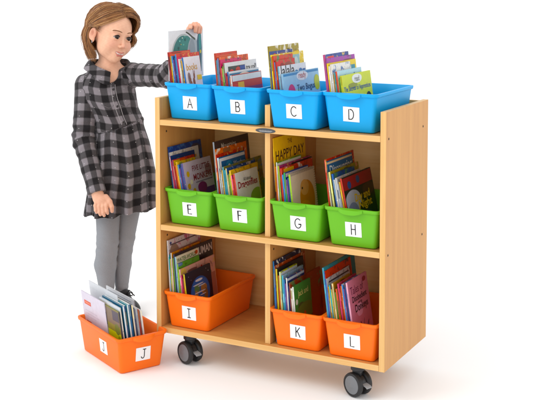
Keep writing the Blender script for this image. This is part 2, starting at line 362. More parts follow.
def book(mat,h,w,t,cover,spine,label,art,back=False,plain=False,spine_art=True):
    """origin: bottom spine corner on the front cover; x through the book, y from spine to fore edge, z up"""
    r=empty('book'); r.matrix_world=mat; tag(r,label,'book','books in the bins')
    bt=.0009 if t<.0045 else .0014
    bm=bmesh.new(); y0=0
    bbox(bm,(-bt,0,0),(0,w,h)); bbox(bm,(-t,0,0),(-t+bt,w,h)); bbox(bm,(-t+bt,.0002,0.0003),(-bt,bt,h-.0003),mi=1)
    for f in bm.faces:
        if f.calc_center_median().y<.0004: f.material_index=1
    cv=bmobj('cover',bm,[paper(cover) if (plain or back or any(a_[0]=='t' for a_ in art)) else printed(cover),paper(spine)],r)
    if t>2*bt+.0006:
        bm=bmesh.new(); bbox(bm,(-t+bt+.0001,bt+.0002,.0015),(-bt-.0001,w-.0018,h-.0018)); bmobj('pages',bm,M_pages,r)
    # lift decreases stacking: each art item a hair above the last
    if back: F=lambda x,y,l:(-t-l,w-x,y)
    else: F=lambda x,y,l:(l,x,y)
    A=Art(); l=.00015
    rr=random.Random(label+'p'); bc_=[int(cover[i:i+2],16) for i in (1,3,5)]
    for q in range(0 if (back or plain) else (1 if any(a_[0]=='t' for a_ in art) else 4)):       # faint printed shapes of the cover design
        m_=rr.choice([.7,.8,1.15,1.3]); ac=rr.choice([bc_,bc_,[226,214,190],[60,96,150],[208,120,52],[120,150,70],[150,60,60]]); cc='#'+''.join('%02x'%int(min(250,(x*.65+y_*.35)*m_)) for x,y_ in zip(bc_,ac))
        u,v,a_,b_=rr.uniform(.1,.9),rr.uniform(.3,.95),rr.uniform(.06,.22),rr.uniform(.03,.12)
        A.add([(clip(u+a_*math.cos(k*.2618)*(1+.10*math.sin(.7854*k+q)))*w,clip(v+b_*math.sin(k*.2618)*(1+.10*math.cos(.5236*k+q)))*h) for k in range(24)],[tuple(range(24))],cc,F,.00008+q*.00001)
    for a in art:
        l+=.00009
        if a[0]=='r':
            u0,v0,u1,v1=[clip(q) for q in a[1:5]]; A.add([(u0*w,v0*h),(u1*w,v0*h),(u1*w,v1*h),(u0*w,v1*h)],[(0,1,2,3)],a[5],F,l)
        elif a[0]=='e':
            u,v,ru,rv,c=a[1:]; n=40
            A.add([(clip(u+ru*math.cos(k*2*math.pi/n)*(1+.03*math.sin(3*k*6.2832/n)))*w,clip(v+rv*math.sin(k*2*math.pi/n)*(1+.03*math.cos(2*k*6.2832/n)))*h) for k in range(n)],[tuple(range(n))],c,F,l)
        elif a[0]=='p': A.add([(clip(u)*w,clip(v)*h) for u,v in a[1]],[tuple(range(len(a[1])))],a[2],F,l)
        elif a[0]=='t':
            co,fa,tw,th=text_mesh(a[1],a[6]); sc=a[4]*w/tw; lim=.16*h/th; sy=min(sc*1.15,lim)
            Lm=mesh('title',[F(a[2]*w+p[0]*sc,a[3]*h+p[1]*sy,l+.0002) for p in co],fa,paper(a[5]),cv)
        elif a[0]=='l':
            bm=bmesh.new(); ribbon(bm,[(u*w,v*h) for u,v in a[1]],.003,lambda x,y,q:F(x,y,l+q)); bmobj('drawing',bm,paper(a[2]),cv)
        elif a[0]=='s':      # spiral binding: little wire loops along the top and the fore edge
            bm=bmesh.new(); M_w=pbr('binding_wire','#1f1f22',rough=.4)
            for i in range(int(w/.0085)):
                y=.006+i*.0085
                tube(bm,[(.0016*math.cos(q)-.001,y,h-.004+.0052*math.sin(q)) for q in [R(z) for z in range(0,361,45)]],.0007,5,False)
            for i in range(int(h/.0085)-1):
                z=.006+i*.0085
                tube(bm,[(.0016*math.cos(q)-.001,w-.004+.0052*math.sin(q),z) for q in [R(z_) for z_ in range(0,361,45)]],.0007,5,False)
            bmobj('spiral_binding',bm,M_w,r)
    A.obj('cover_art',cv); A=Art()
    if spine_art:     # printed bands on the spine
        rr=random.Random(label); G=lambda x,y,q:(-x,-.00012-q,y)
        base=[int(spine[i:i+2],16) for i in (1,3,5)]; k_=rr.choice([.62,.78,1.22,1.35]); tgt=rr.choice([[236,230,214],[40,48,80],[230,200,90],base,base])
        c2='#'+''.join('%02x'%int(min(250,max(10,(b_*k_*.6+t_*.4)))) for b_,t_ in zip(base,tgt))
        for q in range(rr.randint(1,2)):
            z=rr.uniform(.6,.86)*h; hh=rr.choice([.0015,.003,.03,.05]); A.add([(t*.2,z),(t*.8,z),(t*.8,min(z+hh,h*.99)),(t*.2,min(z+hh,h*.99))],[(0,1,2,3)],c2,G,.00003*q)
    A.obj('spine_print',cv)
    return r
BOOKS=[
# bin, top spine corner x, y, floor z, lean, height, width, thickness, cover, spine, label, art
('A',0.0278,0.056,0.812,0.1222,0.2412,0.1466,0.008,'#d6402f','#9b2a22','tall red book with orange top at the back left of blue bin A',[('r',0,0.9,1,0.97,'#e86a4a')]),
('A',0.0365,0.056,0.812,0.1309,0.2267,0.0828,0.005,'#e9dc9a','#caa53a','slim cream paperback with orange block against the red book in blue bin A',[('r',0.08,0.6,0.7,0.93,'#e2562b')]),
('A',0.0418,0.056,0.812,0.1354,0.2278,0.1447,0.0049,'#4a86c0','#4a86c0','slim blue book showing only its spine in blue bin A',[]),
('A',0.047,0.058,0.812,0.1354,0.2137,0.1447,0.0049,'#8a5a9a','#8a5a9a','slim violet book showing only its spine in blue bin A',[]),
('A',0.0523,0.06,0.812,0.1354,0.2208,0.1447,0.0049,'#2f4a86','#2f4a86','slim navy book showing only its spine in blue bin A',[]),
('A',0.0587,0.056,0.812,0.1396,0.2348,0.1608,0.006,'#cf3a30','#3d7fb0','broad red book rising behind the white rabbit cover in blue bin A',[]),
('A',0.0674,0.056,0.812,0.1484,0.2238,0.0553,0.006,'#d23a6c','#b92f5c','narrow deep pink book left of the white rabbit cover in blue bin A',[('r',0.1,0.75,0.9,0.85,'#e77a9b')]),
('A',0.0724,0.056,0.812,0.1524,0.2182,0.1013,0.0046,'#e4e0d4','#e4e0d4','slim off white book showing only its spine in blue bin A',[]),
('A',0.0774,0.058,0.812,0.1524,0.2047,0.1013,0.0046,'#b8bcc4','#b8bcc4','slim silver grey book showing only its spine in blue bin A',[]),
('A',0.0824,0.06,0.812,0.1524,0.2114,0.1013,0.0046,'#d8a83a','#d8a83a','slim mustard book showing only its spine in blue bin A',[]),
('A',0.0893,0.056,0.812,0.1571,0.2249,0.1126,0.0065,'#f1efee','#2c62a0','white picture book with gold title and brown rabbits in front of blue bin A',[('t','books',0.45,0.83,0.66,'#d9a63c',0.02),('e',0.48,0.55,0.07,0.1,'#8a4a2c'),('e',0.52,0.67,0.05,0.045,'#8a4a2c'),('e',0.49,0.73,0.014,0.045,'#8a4a2c'),('e',0.56,0.73,0.014,0.045,'#8a4a2c'),('e',0.3,0.53,0.06,0.07,'#9a5a3a'),('e',0.27,0.62,0.04,0.035,'#9a5a3a'),('e',0.24,0.66,0.012,0.03,'#9a5a3a'),('r',0.7,0.6,0.98,0.68,'#f2d12e'),('e',0.8,0.42,0.14,0.08,'#c984a8')]),
('B',0.2391,0.041,0.812,0.0995,0.2448,0.1552,0.008,'#d8452c','#a8402c','tallest red book at the back left of blue bin B',[('r',0,0.93,1,0.96,'#e9704e')]),
('B',0.2443,0.041,0.812,0.1002,0.2198,0.1489,0.0048,'#3a9aa6','#3a9aa6','slim teal book showing only its spine in blue bin B',[]),
('B',0.2487,0.041,0.812,0.1033,0.2266,0.1655,0.004,'#9db4dc','#7d7fb2','thin periwinkle book between red and magenta ones in blue bin B',[]),
('B',0.255,0.041,0.812,0.107,0.2306,0.2106,0.003,'#e8662a','#c14d22','wide orange book sticking out right of the magenta one in blue bin B',[('e',0.86,0.86,0.05,0.05,'#f2a03a')]),
('B',0.2585,0.041,0.812,0.1108,0.2216,0.153,0.0031,'#d8316f','#b3225a','magenta book left of the white cover with red pictures in blue bin B',[('r',0.05,0.8,0.95,0.9,'#e0457f')]),
('B',0.2634,0.043,0.812,0.1112,0.1914,0.153,0.0044,'#dfd06a','#dfd06a','slim pale yellow book showing only its spine in blue bin B',[]),
('B',0.2682,0.045,0.812,0.1112,0.1977,0.153,0.0044,'#6aa048','#6aa048','slim green book showing only its spine in blue bin B',[]),
('B',0.2746,0.041,0.812,0.1146,0.2103,0.2395,0.006,'#f0eff0','#6d6a4c','white book with red and navy panels in the middle of blue bin B',[('r',0.1,0.7,0.62,0.93,'#2f3a36'),('e',0.2,0.8,0.07,0.08,'#d6402f'),('e',0.4,0.84,0.08,0.07,'#c43a2f'),('r',0.46,0.68,0.62,0.92,'#1f4fa0'),('t','try col!',0.81,0.86,0.32,'#3c3d48',0.02)]),
('B',0.2803,0.041,0.812,0.1148,0.1739,0.153,0.0053,'#c8446c','#c8446c','slim raspberry book showing only its spine in blue bin B',[]),
('B',0.2861,0.043,0.812,0.1148,0.1632,0.153,0.0053,'#c24a3a','#c24a3a','slim red book showing only its spine in blue bin B',[]),
('B',0.2925,0.041,0.812,0.1184,0.1793,0.2265,0.006,'#e6edf4','#2d6fae','pale book with a blue strip and white label near the front of blue bin B',[('r',0,0.84,1,0.96,'#2a86b8'),('e',0.5,0.86,0.2,0.1,'#f4f4f2'),('t','ABC',0.5,0.86,0.2,'#33415c',0.02)]),
('B',0.2985,0.045,0.812,0.1185,0.1572,0.153,0.0056,'#e0743a','#e0743a','slim orange book showing only its spine in blue bin B',[]),
('B',0.3049,0.041,0.812,0.1222,0.1672,0.2234,0.006,'#c5372c','#ddd7d0','front book with white top,yellow square and red cover in blue bin B',[('r',0,0.86,1,1,'#eceef2'),('r',0.0,0.55,0.18,0.8,'#df3d26'),('r',0.18,0.55,0.38,0.83,'#f0b92a'),('t','fun',0.28,0.66,0.14,'#5b3a1e',0.02),('r',0.38,0.5,1,0.7,'#7b3468')]),
('C',0.4669,0.023,0.812,0.0942,0.2783,0.233,0.006,'#a7942c','#8b7a2a','tall olive gold book at the back of blue bin C',[('p',[(0.45,0.86),(0.62,0.95),(0.8,0.86)],'#4a3a22'),('r',0.82,0.82,0.97,0.9,'#f0d022')]),
('C',0.4704,0.023,0.812,0.0989,0.2595,0.1755,0.0031,'#27408a','#3560a8','navy book with a red circle behind the red ones in blue bin C',[('e',0.2,0.92,0.09,0.05,'#d8322a')]),
('C',0.4775,0.023,0.812,0.1036,0.2487,0.2505,0.005,'#f0cf2c','#e8c22a','yellow book with pale teal panel on its right edge in blue bin C',[('r',0.62,0.68,0.86,0.96,'#9cc4c4'),('e',0.74,0.84,0.07,0.09,'#c9dedd')]),
('C',0.4854,0.023,0.812,0.1082,0.2449,0.1481,0.005,'#db4a2a','#c1401f','orange red book directly behind the shorter red one in blue bin C',[('r',0.1,0.82,0.5,0.87,'#e9dfd2')]),
('C',0.4907,0.023,0.812,0.1095,0.2232,0.1287,0.0049,'#4a86c0','#4a86c0','slim blue book showing only its spine in blue bin C',[]),
('C',0.4961,0.023,0.812,0.1129,0.2301,0.143,0.005,'#d8321f','#a62a1c','shorter scarlet book left of the pale teal panel in blue bin C',[]),
('C',0.5007,0.025,0.812,0.114,0.1906,0.153,0.0042,'#8a5a9a','#8a5a9a','slim violet book showing only its spine in blue bin C',[]),
('C',0.5071,0.023,0.812,0.1175,0.2095,0.2112,0.006,'#f1f2f4','#78a6b4','white book with black lettering and blue figures in blue bin C',[('t','lalala',0.3,0.92,0.5,'#23252d',0.03),('e',0.62,0.84,0.07,0.06,'#4a90c4'),('e',0.78,0.86,0.07,0.06,'#3d79b8'),('r',0.86,0.76,0.96,0.9,'#2a66ac')]),
('C',0.514,0.027,0.812,0.1185,0.1726,0.153,0.0065,'#2f4a86','#2f4a86','slim navy book showing only its spine in blue bin C',[]),
('C',0.5209,0.023,0.812,0.1222,0.1836,0.29,0.0065,'#a9d4ea','#8fb4cc','light blue front book with pink figure titled Two Bogus in blue bin C',[('r',0,0.94,1,1,'#2f8cc0'),('e',0.52,0.9,0.16,0.09,'#f3f4f4'),('t','ready',0.52,0.9,0.2,'#c23a3a',0.02),('t','Two Bogus',0.6,0.66,0.5,'#22406c',0.03),('e',0.2,0.56,0.1,0.22,'#e0417f'),('e',0.92,0.72,0.08,0.16,'#cfd33a')]),
('D',0.6765,0.041,0.812,0.1222,0.2559,0.1964,0.009,'#2f4a96','#b5507c','navy book with a red corner at the back left of blue bin D',[('r',0.1,0.82,0.35,0.97,'#e0403a'),('r',0.4,0.86,0.95,0.9,'#4a82bb')]),
('D',0.68,0.041,0.812,0.1257,0.2428,0.2446,0.0031,'#a347a6','#8d3f92','tall purple book in blue bin D',[('r',0.05,0.82,0.9,0.9,'#b766ba')]),
('D',0.6875,0.041,0.812,0.1292,0.2261,0.2374,0.0065,'#efd22b','#e4c020','yellow bordered book with teal picture in blue bin D',[('r',0.08,0.5,0.95,0.92,'#2a93a8'),('e',0.3,0.8,0.09,0.07,'#e2703a'),('t','frog pond',0.55,0.84,0.5,'#f2f2e6',0.03),('e',0.75,0.7,0.1,0.08,'#d9e6d0')]),
('D',0.6939,0.041,0.812,0.1287,0.2166,0.1418,0.006,'#e4e0d4','#e4e0d4','slim off white book showing only its spine in blue bin D',[]),
('D',0.7008,0.041,0.812,0.1326,0.2233,0.1575,0.0065,'#efece6','#d9d2c6','plain white book half hidden behind the pale blue one in blue bin D',[]),
('D',0.7054,0.043,0.812,0.1321,0.1819,0.153,0.0042,'#b8bcc4','#b8bcc4','slim silver grey book showing only its spine in blue bin D',[]),
('D',0.71,0.045,0.812,0.1321,0.1879,0.153,0.0042,'#d8a83a','#d8a83a','slim mustard book showing only its spine in blue bin D',[]),
('D',0.7146,0.041,0.812,0.1321,0.1939,0.153,0.0042,'#3a9aa6','#3a9aa6','slim teal book showing only its spine in blue bin D',[]),
('D',0.7215,0.041,0.812,0.1361,0.1999,0.2089,0.0065,'#b7dcec','#c34d36','pale blue book just behind the lime front one in blue bin D',[('r',0.02,0.6,0.98,0.78,'#4e9cc2'),('t','river walk',0.5,0.88,0.5,'#3c6784',0.02)]),
('D',0.7266,0.043,0.812,0.1354,0.1685,0.153,0.0047,'#dfd06a','#dfd06a','slim pale yellow book showing only its spine in blue bin D',[]),
('D',0.7316,0.045,0.812,0.1354,0.1741,0.153,0.0047,'#6aa048','#6aa048','slim green book showing only its spine in blue bin D',[]),
('D',0.7385,0.041,0.812,0.1396,0.1852,0.2522,0.0065,'#d7df4a','#c9c93a','lime green front book titled The Secrets of Apprentices in blue bin D',[('e',0.5,0.9,0.17,0.09,'#f4f4ee'),('t','read',0.5,0.9,0.16,'#5a5a52',0.02),('t','The Secrets of Apprentices',0.49,0.72,0.92,'#2d5b9a',0.03),('e',0.85,0.45,0.1,0.16,'#2a2f3a'),('e',0.84,0.42,0.06,0.09,'#e9c2a2')]),
('E',0.029,0.046,0.4178,0.1396,0.2805,0.2276,0.005,'#1f3f86','#1d3a78','tall dark blue book at the back left of green bin E',[]),
('E',0.0325,0.046,0.4178,0.1501,0.2603,0.2027,0.0031,'#e8e4dc','#cdd6de','cream white book in front of the dark blue one in green bin E',[('r',0.6,0.84,0.9,0.88,'#d9a24a')]),
('E',0.036,0.046,0.4178,0.1606,0.2479,0.1691,0.0031,'#20427e','#d24a3a','navy book with teal disc and white letters in green bin E',[('e',0.3,0.87,0.12,0.08,'#23a0a6'),('t','Atoms',0.7,0.9,0.4,'#e8eef4',0.03)]),
('E',0.0415,0.046,0.4178,0.1659,0.2274,0.1332,0.0051,'#c8446c','#c8446c','slim raspberry book showing only its spine in green bin E',[]),
('E',0.0484,0.046,0.4178,0.171,0.2344,0.148,0.0065,'#dd4a22','#8d4564','orange red book with yellow left side in green bin E',[('r',0,0.5,0.3,1,'#f0cf2a')]),
('E',0.0537,0.048,0.4178,0.1761,0.2081,0.1141,0.005,'#c24a3a','#c24a3a','slim red book showing only its spine in green bin E',[]),
('E',0.0591,0.05,0.4178,0.1761,0.2149,0.1141,0.005,'#e0743a','#e0743a','slim orange book showing only its spine in green bin E',[]),
('E',0.066,0.046,0.4178,0.1815,0.2286,0.1268,0.0065,'#f2cc20','#e3b81f','yellow book directly behind the monkeys cover in green bin E',[('r',0.1,0.85,0.5,0.9,'#e0702a')]),
('E',0.0718,0.046,0.4178,0.1862,0.2186,0.153,0.0054,'#4a86c0','#4a86c0','slim blue book showing only its spine in green bin E',[]),
('E',0.0776,0.048,0.4178,0.1862,0.205,0.153,0.0054,'#8a5a9a','#8a5a9a','slim violet book showing only its spine in green bin E',[]),
('E',0.0834,0.05,0.4178,0.1862,0.2118,0.153,0.0054,'#2f4a86','#2f4a86','slim navy book showing only its spine in green bin E',[]),
('E',0.0903,0.046,0.4178,0.192,0.2253,0.1978,0.0065,'#d5c3cf','#4b4a8a','lavender front book titled FIVE LITTLE MONKEYS in green bin E',[('t','FIVE LITTLE',0.6,0.87,0.62,'#7c2a38',0.05),('t','MONKEYS',0.62,0.72,0.66,'#8c2a34',0.06),('r',0.35,0.62,0.95,0.64,'#8b7c92'),('r',0.45,0.0,1,0.5,'#6a3480'),('e',0.55,0.52,0.16,0.1,'#8a2f6a'),('e',0.12,0.8,0.05,0.05,'#e0b53a'),('e',0.1,0.6,0.05,0.05,'#d8a835'),('e',0.2,0.66,0.05,0.04,'#f0e2c0'),('e',0.14,0.44,0.06,0.05,'#e0b53a'),('e',0.26,0.5,0.05,0.05,'#d8a835'),('e',0.1,0.3,0.06,0.05,'#efe8d8')]),
('F',0.2301,0.041,0.4178,0.1047,0.3138,0.2545,0.006,'#3a2c28','#8b9298','tall dark brown book rising highest in green bin F',[('t','Mountains',0.4,0.93,0.42,'#b9b0a4',0.02),('r',0.0,0.55,1,0.86,'#544038')]),
('F',0.2336,0.041,0.4178,0.1122,0.287,0.2332,0.0031,'#e8782a','#c77a3c','orange book in front of the dark brown one in green bin F',[]),
('F',0.2384,0.041,0.4178,0.1197,0.2675,0.2089,0.0044,'#cc3a30','#b4342c','red book between the orange and blue ones in green bin F',[]),
('F',0.249,0.041,0.4178,0.1272,0.2574,0.1939,0.0065,'#23669e','#c9dbe6','blue book with white border and round emblem in green bin F',[('r',0,0.94,1,1,'#e4e9ee'),('r',0,0.5,0.08,1,'#e4e9ee'),('e',0.36,0.84,0.12,0.09,'#1c8cc0'),('e',0.36,0.84,0.05,0.04,'#e8eef2'),('t','Weather',0.74,0.86,0.44,'#dfe8f0',0.03)]),
('F',0.2539,0.041,0.4178,0.1306,0.2191,0.153,0.0045,'#e4e0d4','#e4e0d4','slim off white book showing only its spine in green bin F',[]),
('F',0.2587,0.043,0.4178,0.1306,0.2056,0.153,0.0045,'#b8bcc4','#b8bcc4','slim silver grey book showing only its spine in green bin F',[]),
('F',0.2636,0.045,0.4178,0.1306,0.2124,0.153,0.0045,'#d8a83a','#d8a83a','slim mustard book showing only its spine in green bin F',[]),
('F',0.27,0.041,0.4178,0.1346,0.2259,0.287,0.006,'#8d8a3a','#4a8fa0','wide olive green book reaching furthest right in green bin F',[('r',0.1,0.5,0.9,0.9,'#77792f')]),
('F',0.2772,0.041,0.4178,0.1379,0.215,0.153,0.0068,'#3a9aa6','#3a9aa6','slim teal book showing only its spine in green bin F',[]),
('F',0.2826,0.041,0.4178,0.1421,0.2216,0.2156,0.005,'#2554a0','#d8d0a2','royal blue book between olive and yellow ones in green bin F',[]),
('F',0.2875,0.043,0.4178,0.1451,0.1965,0.153,0.0045,'#dfd06a','#dfd06a','slim pale yellow book showing only its spine in green bin F',[]),
('F',0.2924,0.045,0.4178,0.1451,0.2029,0.153,0.0045,'#6aa048','#6aa048','slim green book showing only its spine in green bin F',[]),
('F',0.2993,0.041,0.4178,0.1496,0.2159,0.2049,0.0065,'#ecc62a','#d8b32a','yellow bordered book behind the white title cover in green bin F',[]),
('F',0.3042,0.041,0.4178,0.1524,0.1985,0.153,0.0045,'#c8446c','#c8446c','slim raspberry book showing only its spine in green bin F',[]),
('F',0.3091,0.043,0.4178,0.1524,0.1862,0.153,0.0045,'#c24a3a','#c24a3a','slim red book showing only its spine in green bin F',[]),
('F',0.316,0.041,0.4178,0.1571,0.2046,0.1703,0.0065,'#eeede9','#c5402c','white front book with dark red Dragonflies title in green bin F',[('r',0,0,1,0.42,'#7da83a'),('e',0.85,0.45,0.3,0.2,'#9abb4a'),('t','All about',0.5,0.86,0.34,'#4a4440',0.02),('t','Dragonflies',0.5,0.76,0.84,'#9c2430',0.06),('e',0.35,0.3,0.2,0.1,'#d9dcd0')]),
('G',0.4799,0.031,0.4178,0.0524,0.3455,0.2515,0.003,'#f5c81e','#e2b01a','tall yellow book titled THE HAPPY DAY at the back of green bin G',[('t','THE',0.5,0.93,0.14,'#7c3a22',0.03),('t','HAPPY DAY',0.5,0.81,0.9,'#4a2a20',0.03),('r',0,0.0,1,0.7,'#f0b51c')]),
('G',0.4834,0.031,0.4178,0.064,0.2564,0.1254,0.0031,'#57326a','#55306a','short dark purple book beneath the yellow one in green bin G',[]),
('G',0.4906,0.035,0.4178,0.0734,0.2456,0.153,0.0068,'#e0743a','#e0743a','slim orange book showing only its spine in green bin G',[]),
('G',0.495,0.031,0.4178,0.0756,0.2612,0.1916,0.004,'#6aa636','#d8dcd6','leaf green book behind the purple one in green bin G',[('r',0,0.95,1,1,'#dfe6da')]),
('G',0.503,0.031,0.4178,0.0873,0.2495,0.2686,0.006,'#a53a72','#9bb43a','long plum book with dark speckled band in green bin G',[('r',0.35,0.84,1,0.99,'#35222c'),('e',0.5,0.78,0.08,0.05,'#c75a94'),('r',0.5,0.6,1,0.8,'#5e2a48')]),
('G',0.5129,0.031,0.4178,0.0989,0.2417,0.2482,0.0065,'#cf4428','#c2402a','red book with yellow corner in the middle of green bin G',[('r',0.06,0.84,0.38,0.98,'#eec62c')]),
('G',0.5199,0.031,0.4178,0.1072,0.2203,0.153,0.0066,'#4a86c0','#4a86c0','slim blue book showing only its spine in green bin G',[]),
('G',0.5268,0.031,0.4178,0.1105,0.2271,0.1854,0.0065,'#2a52a0','#3a9a4a','blue book just behind the spiral bound one in green bin G',[('r',0.02,0.93,1,1,'#e4e0e6')]),
('G',0.5333,0.033,0.4178,0.1185,0.2035,0.153,0.006,'#8a5a9a','#8a5a9a','slim violet book showing only its spine in green bin G',[]),
('G',0.5397,0.035,0.4178,0.1185,0.2102,0.153,0.006,'#2f4a86','#2f4a86','slim navy book showing only its spine in green bin G',[]),
('G',0.5466,0.031,0.4178,0.1222,0.2236,0.1951,0.0065,'#ddd0b6','#9cc83a','cream spiral bound front book with golden animal in green bin G',[('e',0.6,0.5,0.3,0.34,'#c98a32'),('e',0.52,0.72,0.17,0.13,'#d8a862'),('e',0.45,0.3,0.3,0.22,'#d89a2a'),('e',0.42,0.72,0.03,0.02,'#3a2a1c'),('s',)]),
('H',0.6812,0.036,0.4178,0.11,0.2861,0.2409,0.004,'#d23a2a','#cc3a2a','tall red book at the back left of green bin H',[]),
('H',0.6847,0.036,0.4178,0.1265,0.2803,0.2193,0.0031,'#2a6a9e','#e8b02a','blue book with white lettering and orange edge in green bin H',[('r',0,0.96,1,1,'#eed8b0'),('t','Discovering',0.52,0.86,0.86,'#dfeaf0',0.05)]),
('H',0.6882,0.036,0.4178,0.1431,0.2518,0.1707,0.0031,'#e9e4de','#d6e2e6','white book with red patch and title in green bin H',[('r',0.1,0.7,0.9,0.95,'#dc4a2a'),('t','Maps',0.5,0.82,0.6,'#f2ece2',0.04)]),
('H',0.6989,0.036,0.4178,0.1597,0.2463,0.2442,0.006,'#a8a238','#d9dd8a','olive yellow book behind the blue one in green bin H',[]),
('H',0.7103,0.036,0.4178,0.1763,0.2409,0.1814,0.0065,'#27589e','#2a60a6','plain blue book in the middle of green bin H',[]),
('H',0.7167,0.036,0.4178,0.1871,0.2218,0.153,0.006,'#e4e0d4','#e4e0d4','slim off white book showing only its spine in green bin H',[]),
('H',0.7236,0.036,0.4178,0.1929,0.2286,0.2052,0.0065,'#e4e2e2','#b8c0c6','white book just behind the night cover in green bin H',[]),
('H',0.7296,0.038,0.4178,0.2032,0.2087,0.153,0.0056,'#b8bcc4','#b8bcc4','slim silver grey book showing only its spine in green bin H',[]),
('H',0.7356,0.04,0.4178,0.2032,0.2155,0.153,0.0056,'#d8a83a','#d8a83a','slim mustard book showing only its spine in green bin H',[]),
('H',0.7425,0.036,0.4178,0.2094,0.2293,0.2534,0.0065,'#1e2a22','#c2402e','dark front book with maroon band titled Day and Night in green bin H',[('r',0,0.8,1,1,'#a33034'),('e',0.2,0.86,0.06,0.06,'#2e5a9c'),('e',0.5,0.9,0.06,0.06,'#35568c'),('e',0.25,0.6,0.25,0.18,'#c3cbe4'),('e',0.2,0.4,0.18,0.2,'#8a94c0'),('e',0.8,0.7,0.2,0.1,'#4a3a2a'),('t','Day and',0.56,0.62,0.52,'#f0cf2a',0.07),('t','Night',0.62,0.49,0.46,'#f0cf2a',0.07)]),
('I',0.03,0.036,0.0281,0.0611,0.3147,0.2284,0.006,'#cfc3c2','#e6e2de','tallest pale grey book with small print in orange bin I',[('r',0.05,0.93,0.9,0.945,'#5a4a52'),('r',0.0,0.7,1,0.86,'#b08a80'),('e',0.07,0.96,0.03,0.015,'#384a7a')]),
('I',0.0348,0.036,0.0281,0.0691,0.2612,0.153,0.0044,'#3a9aa6','#3a9aa6','slim teal book showing only its spine in orange bin I',[]),
('I',0.0396,0.038,0.0281,0.0691,0.245,0.153,0.0044,'#dfd06a','#dfd06a','slim pale yellow book showing only its spine in orange bin I',[]),
('I',0.045,0.036,0.0281,0.0713,0.2693,0.2037,0.005,'#e89a2a','#d6d2c8','orange book below the pale grey one in orange bin I',[('r',0.1,0.5,0.9,0.9,'#dd8a26')]),
('I',0.0526,0.04,0.0281,0.079,0.2494,0.153,0.0072,'#6aa048','#6aa048','slim green book showing only its spine in orange bin I',[]),
('I',0.057,0.036,0.0281,0.0814,0.2653,0.2748,0.004,'#2e2630','#2a3a66','black book with big pale letters reaching right in orange bin I',[('t','HUMAN',0.75,0.9,0.46,'#d6ccc6',0.08)]),
('I',0.0649,0.036,0.0281,0.0916,0.2569,0.1565,0.006,'#e4e0c4','#8ab4c0','white book with green lettering in orange bin I',[('t','WATER-WORLD',0.46,0.94,0.86,'#3d6a2a',0.05),('e',0.9,0.95,0.07,0.03,'#c24a2a')]),
('I',0.0736,0.036,0.0281,0.1018,0.2314,0.1494,0.005,'#5a9a34','#8ab23a','green book in front of the white lettered one in orange bin I',[('r',0.0,0.82,1,0.9,'#d8d4b4')]),
('I',0.0823,0.036,0.0281,0.112,0.2116,0.2478,0.005,'#d9a89c','#d8b0a6','wide salmon pink book behind the planet cover in orange bin I',[('e',0.6,0.9,0.02,0.02,'#b8302a'),('r',0.8,0.1,1,0.7,'#b27c6c')]),
('I',0.089,0.036,0.0281,0.1185,0.1894,0.153,0.0063,'#c8446c','#c8446c','slim raspberry book showing only its spine in orange bin I',[]),
('I',0.0957,0.038,0.0281,0.1185,0.1777,0.153,0.0063,'#c24a3a','#c24a3a','slim red book showing only its spine in orange bin I',[]),
('I',0.1021,0.036,0.0281,0.1222,0.1953,0.1843,0.006,'#161c2e','#e0c83a','black front book with picture of planet Earth in orange bin I',[('e',0.52,0.5,0.37,0.36,'#2f5aa0'),('e',0.52,0.5,0.345,0.335,'#3868b4'),('e',0.4,0.62,0.1,0.09,'#5f8a58'),('e',0.36,0.5,0.06,0.1,'#a98a5a'),('e',0.66,0.58,0.12,0.1,'#a8824e'),('e',0.72,0.46,0.07,0.12,'#8a6a40'),('e',0.6,0.38,0.06,0.06,'#5f8a58'),('e',0.5,0.78,0.14,0.025,'#e2e8f0'),('e',0.46,0.7,0.2,0.014,'#dbe3ee'),('e',0.58,0.66,0.15,0.012,'#cdd9ea'),('e',0.5,0.545,0.22,0.013,'#dbe3ee'),('e',0.42,0.43,0.16,0.014,'#cdd9ea'),('e',0.6,0.48,0.12,0.01,'#e2e8f0'),('e',0.54,0.32,0.18,0.014,'#cdd9ea'),('e',0.12,0.92,0.008,0.006,'#e0e0e8'),('e',0.88,0.88,0.012,0.008,'#e0e0e8'),('e',0.8,0.94,0.008,0.005,'#e0e0e8'),('e',0.2,0.84,0.007,0.005,'#e0e0e8')]),
('K',0.4815,0.033,0.0281,0.0524,0.2928,0.2169,0.005,'#232a48','#3a7ab0','dark navy book at the back left of orange bin K',[]),
('K',0.485,0.033,0.0281,0.0573,0.2758,0.2432,0.0031,'#b9502c','#3a62a8','rust orange book behind the black ones in orange bin K',[]),
('K',0.4939,0.033,0.0281,0.0623,0.2664,0.2101,0.006,'#2a2428','#d8c23a','black book with pale script title in orange bin K',[('t','Storm',0.3,0.88,0.4,'#e6e0dc',0.05)]),
('K',0.5016,0.037,0.0281,0.0653,0.2419,0.1184,0.0073,'#e0743a','#e0743a','slim orange book showing only its spine in orange bin K',[]),
('K',0.508,0.033,0.0281,0.0673,0.2574,0.1316,0.006,'#c9cc3a','#c8d6a0','yellow green book in the middle of orange bin K',[('r',0.0,0.94,1,1,'#dfe6ea')]),
('K',0.518,0.033,0.0281,0.0723,0.2461,0.1612,0.006,'#a9c4dc','#4aa6b8','pale blue book behind the maroon one in orange bin K',[('r',0.3,0.84,0.9,0.9,'#3a62a8')]),
('K',0.5232,0.033,0.0281,0.075,0.232,0.1234,0.0049,'#4a86c0','#4a86c0','slim blue book showing only its spine in orange bin K',[]),
('K',0.5285,0.035,0.0281,0.075,0.2177,0.1234,0.0049,'#8a5a9a','#8a5a9a','slim violet book showing only its spine in orange bin K',[]),
('K',0.5339,0.033,0.0281,0.0773,0.2392,0.1371,0.005,'#3a4a86','#e0e0e0','slate blue thin book leaning on the maroon one in orange bin K',[('r',0,0.95,1,1,'#dde2ea')]),
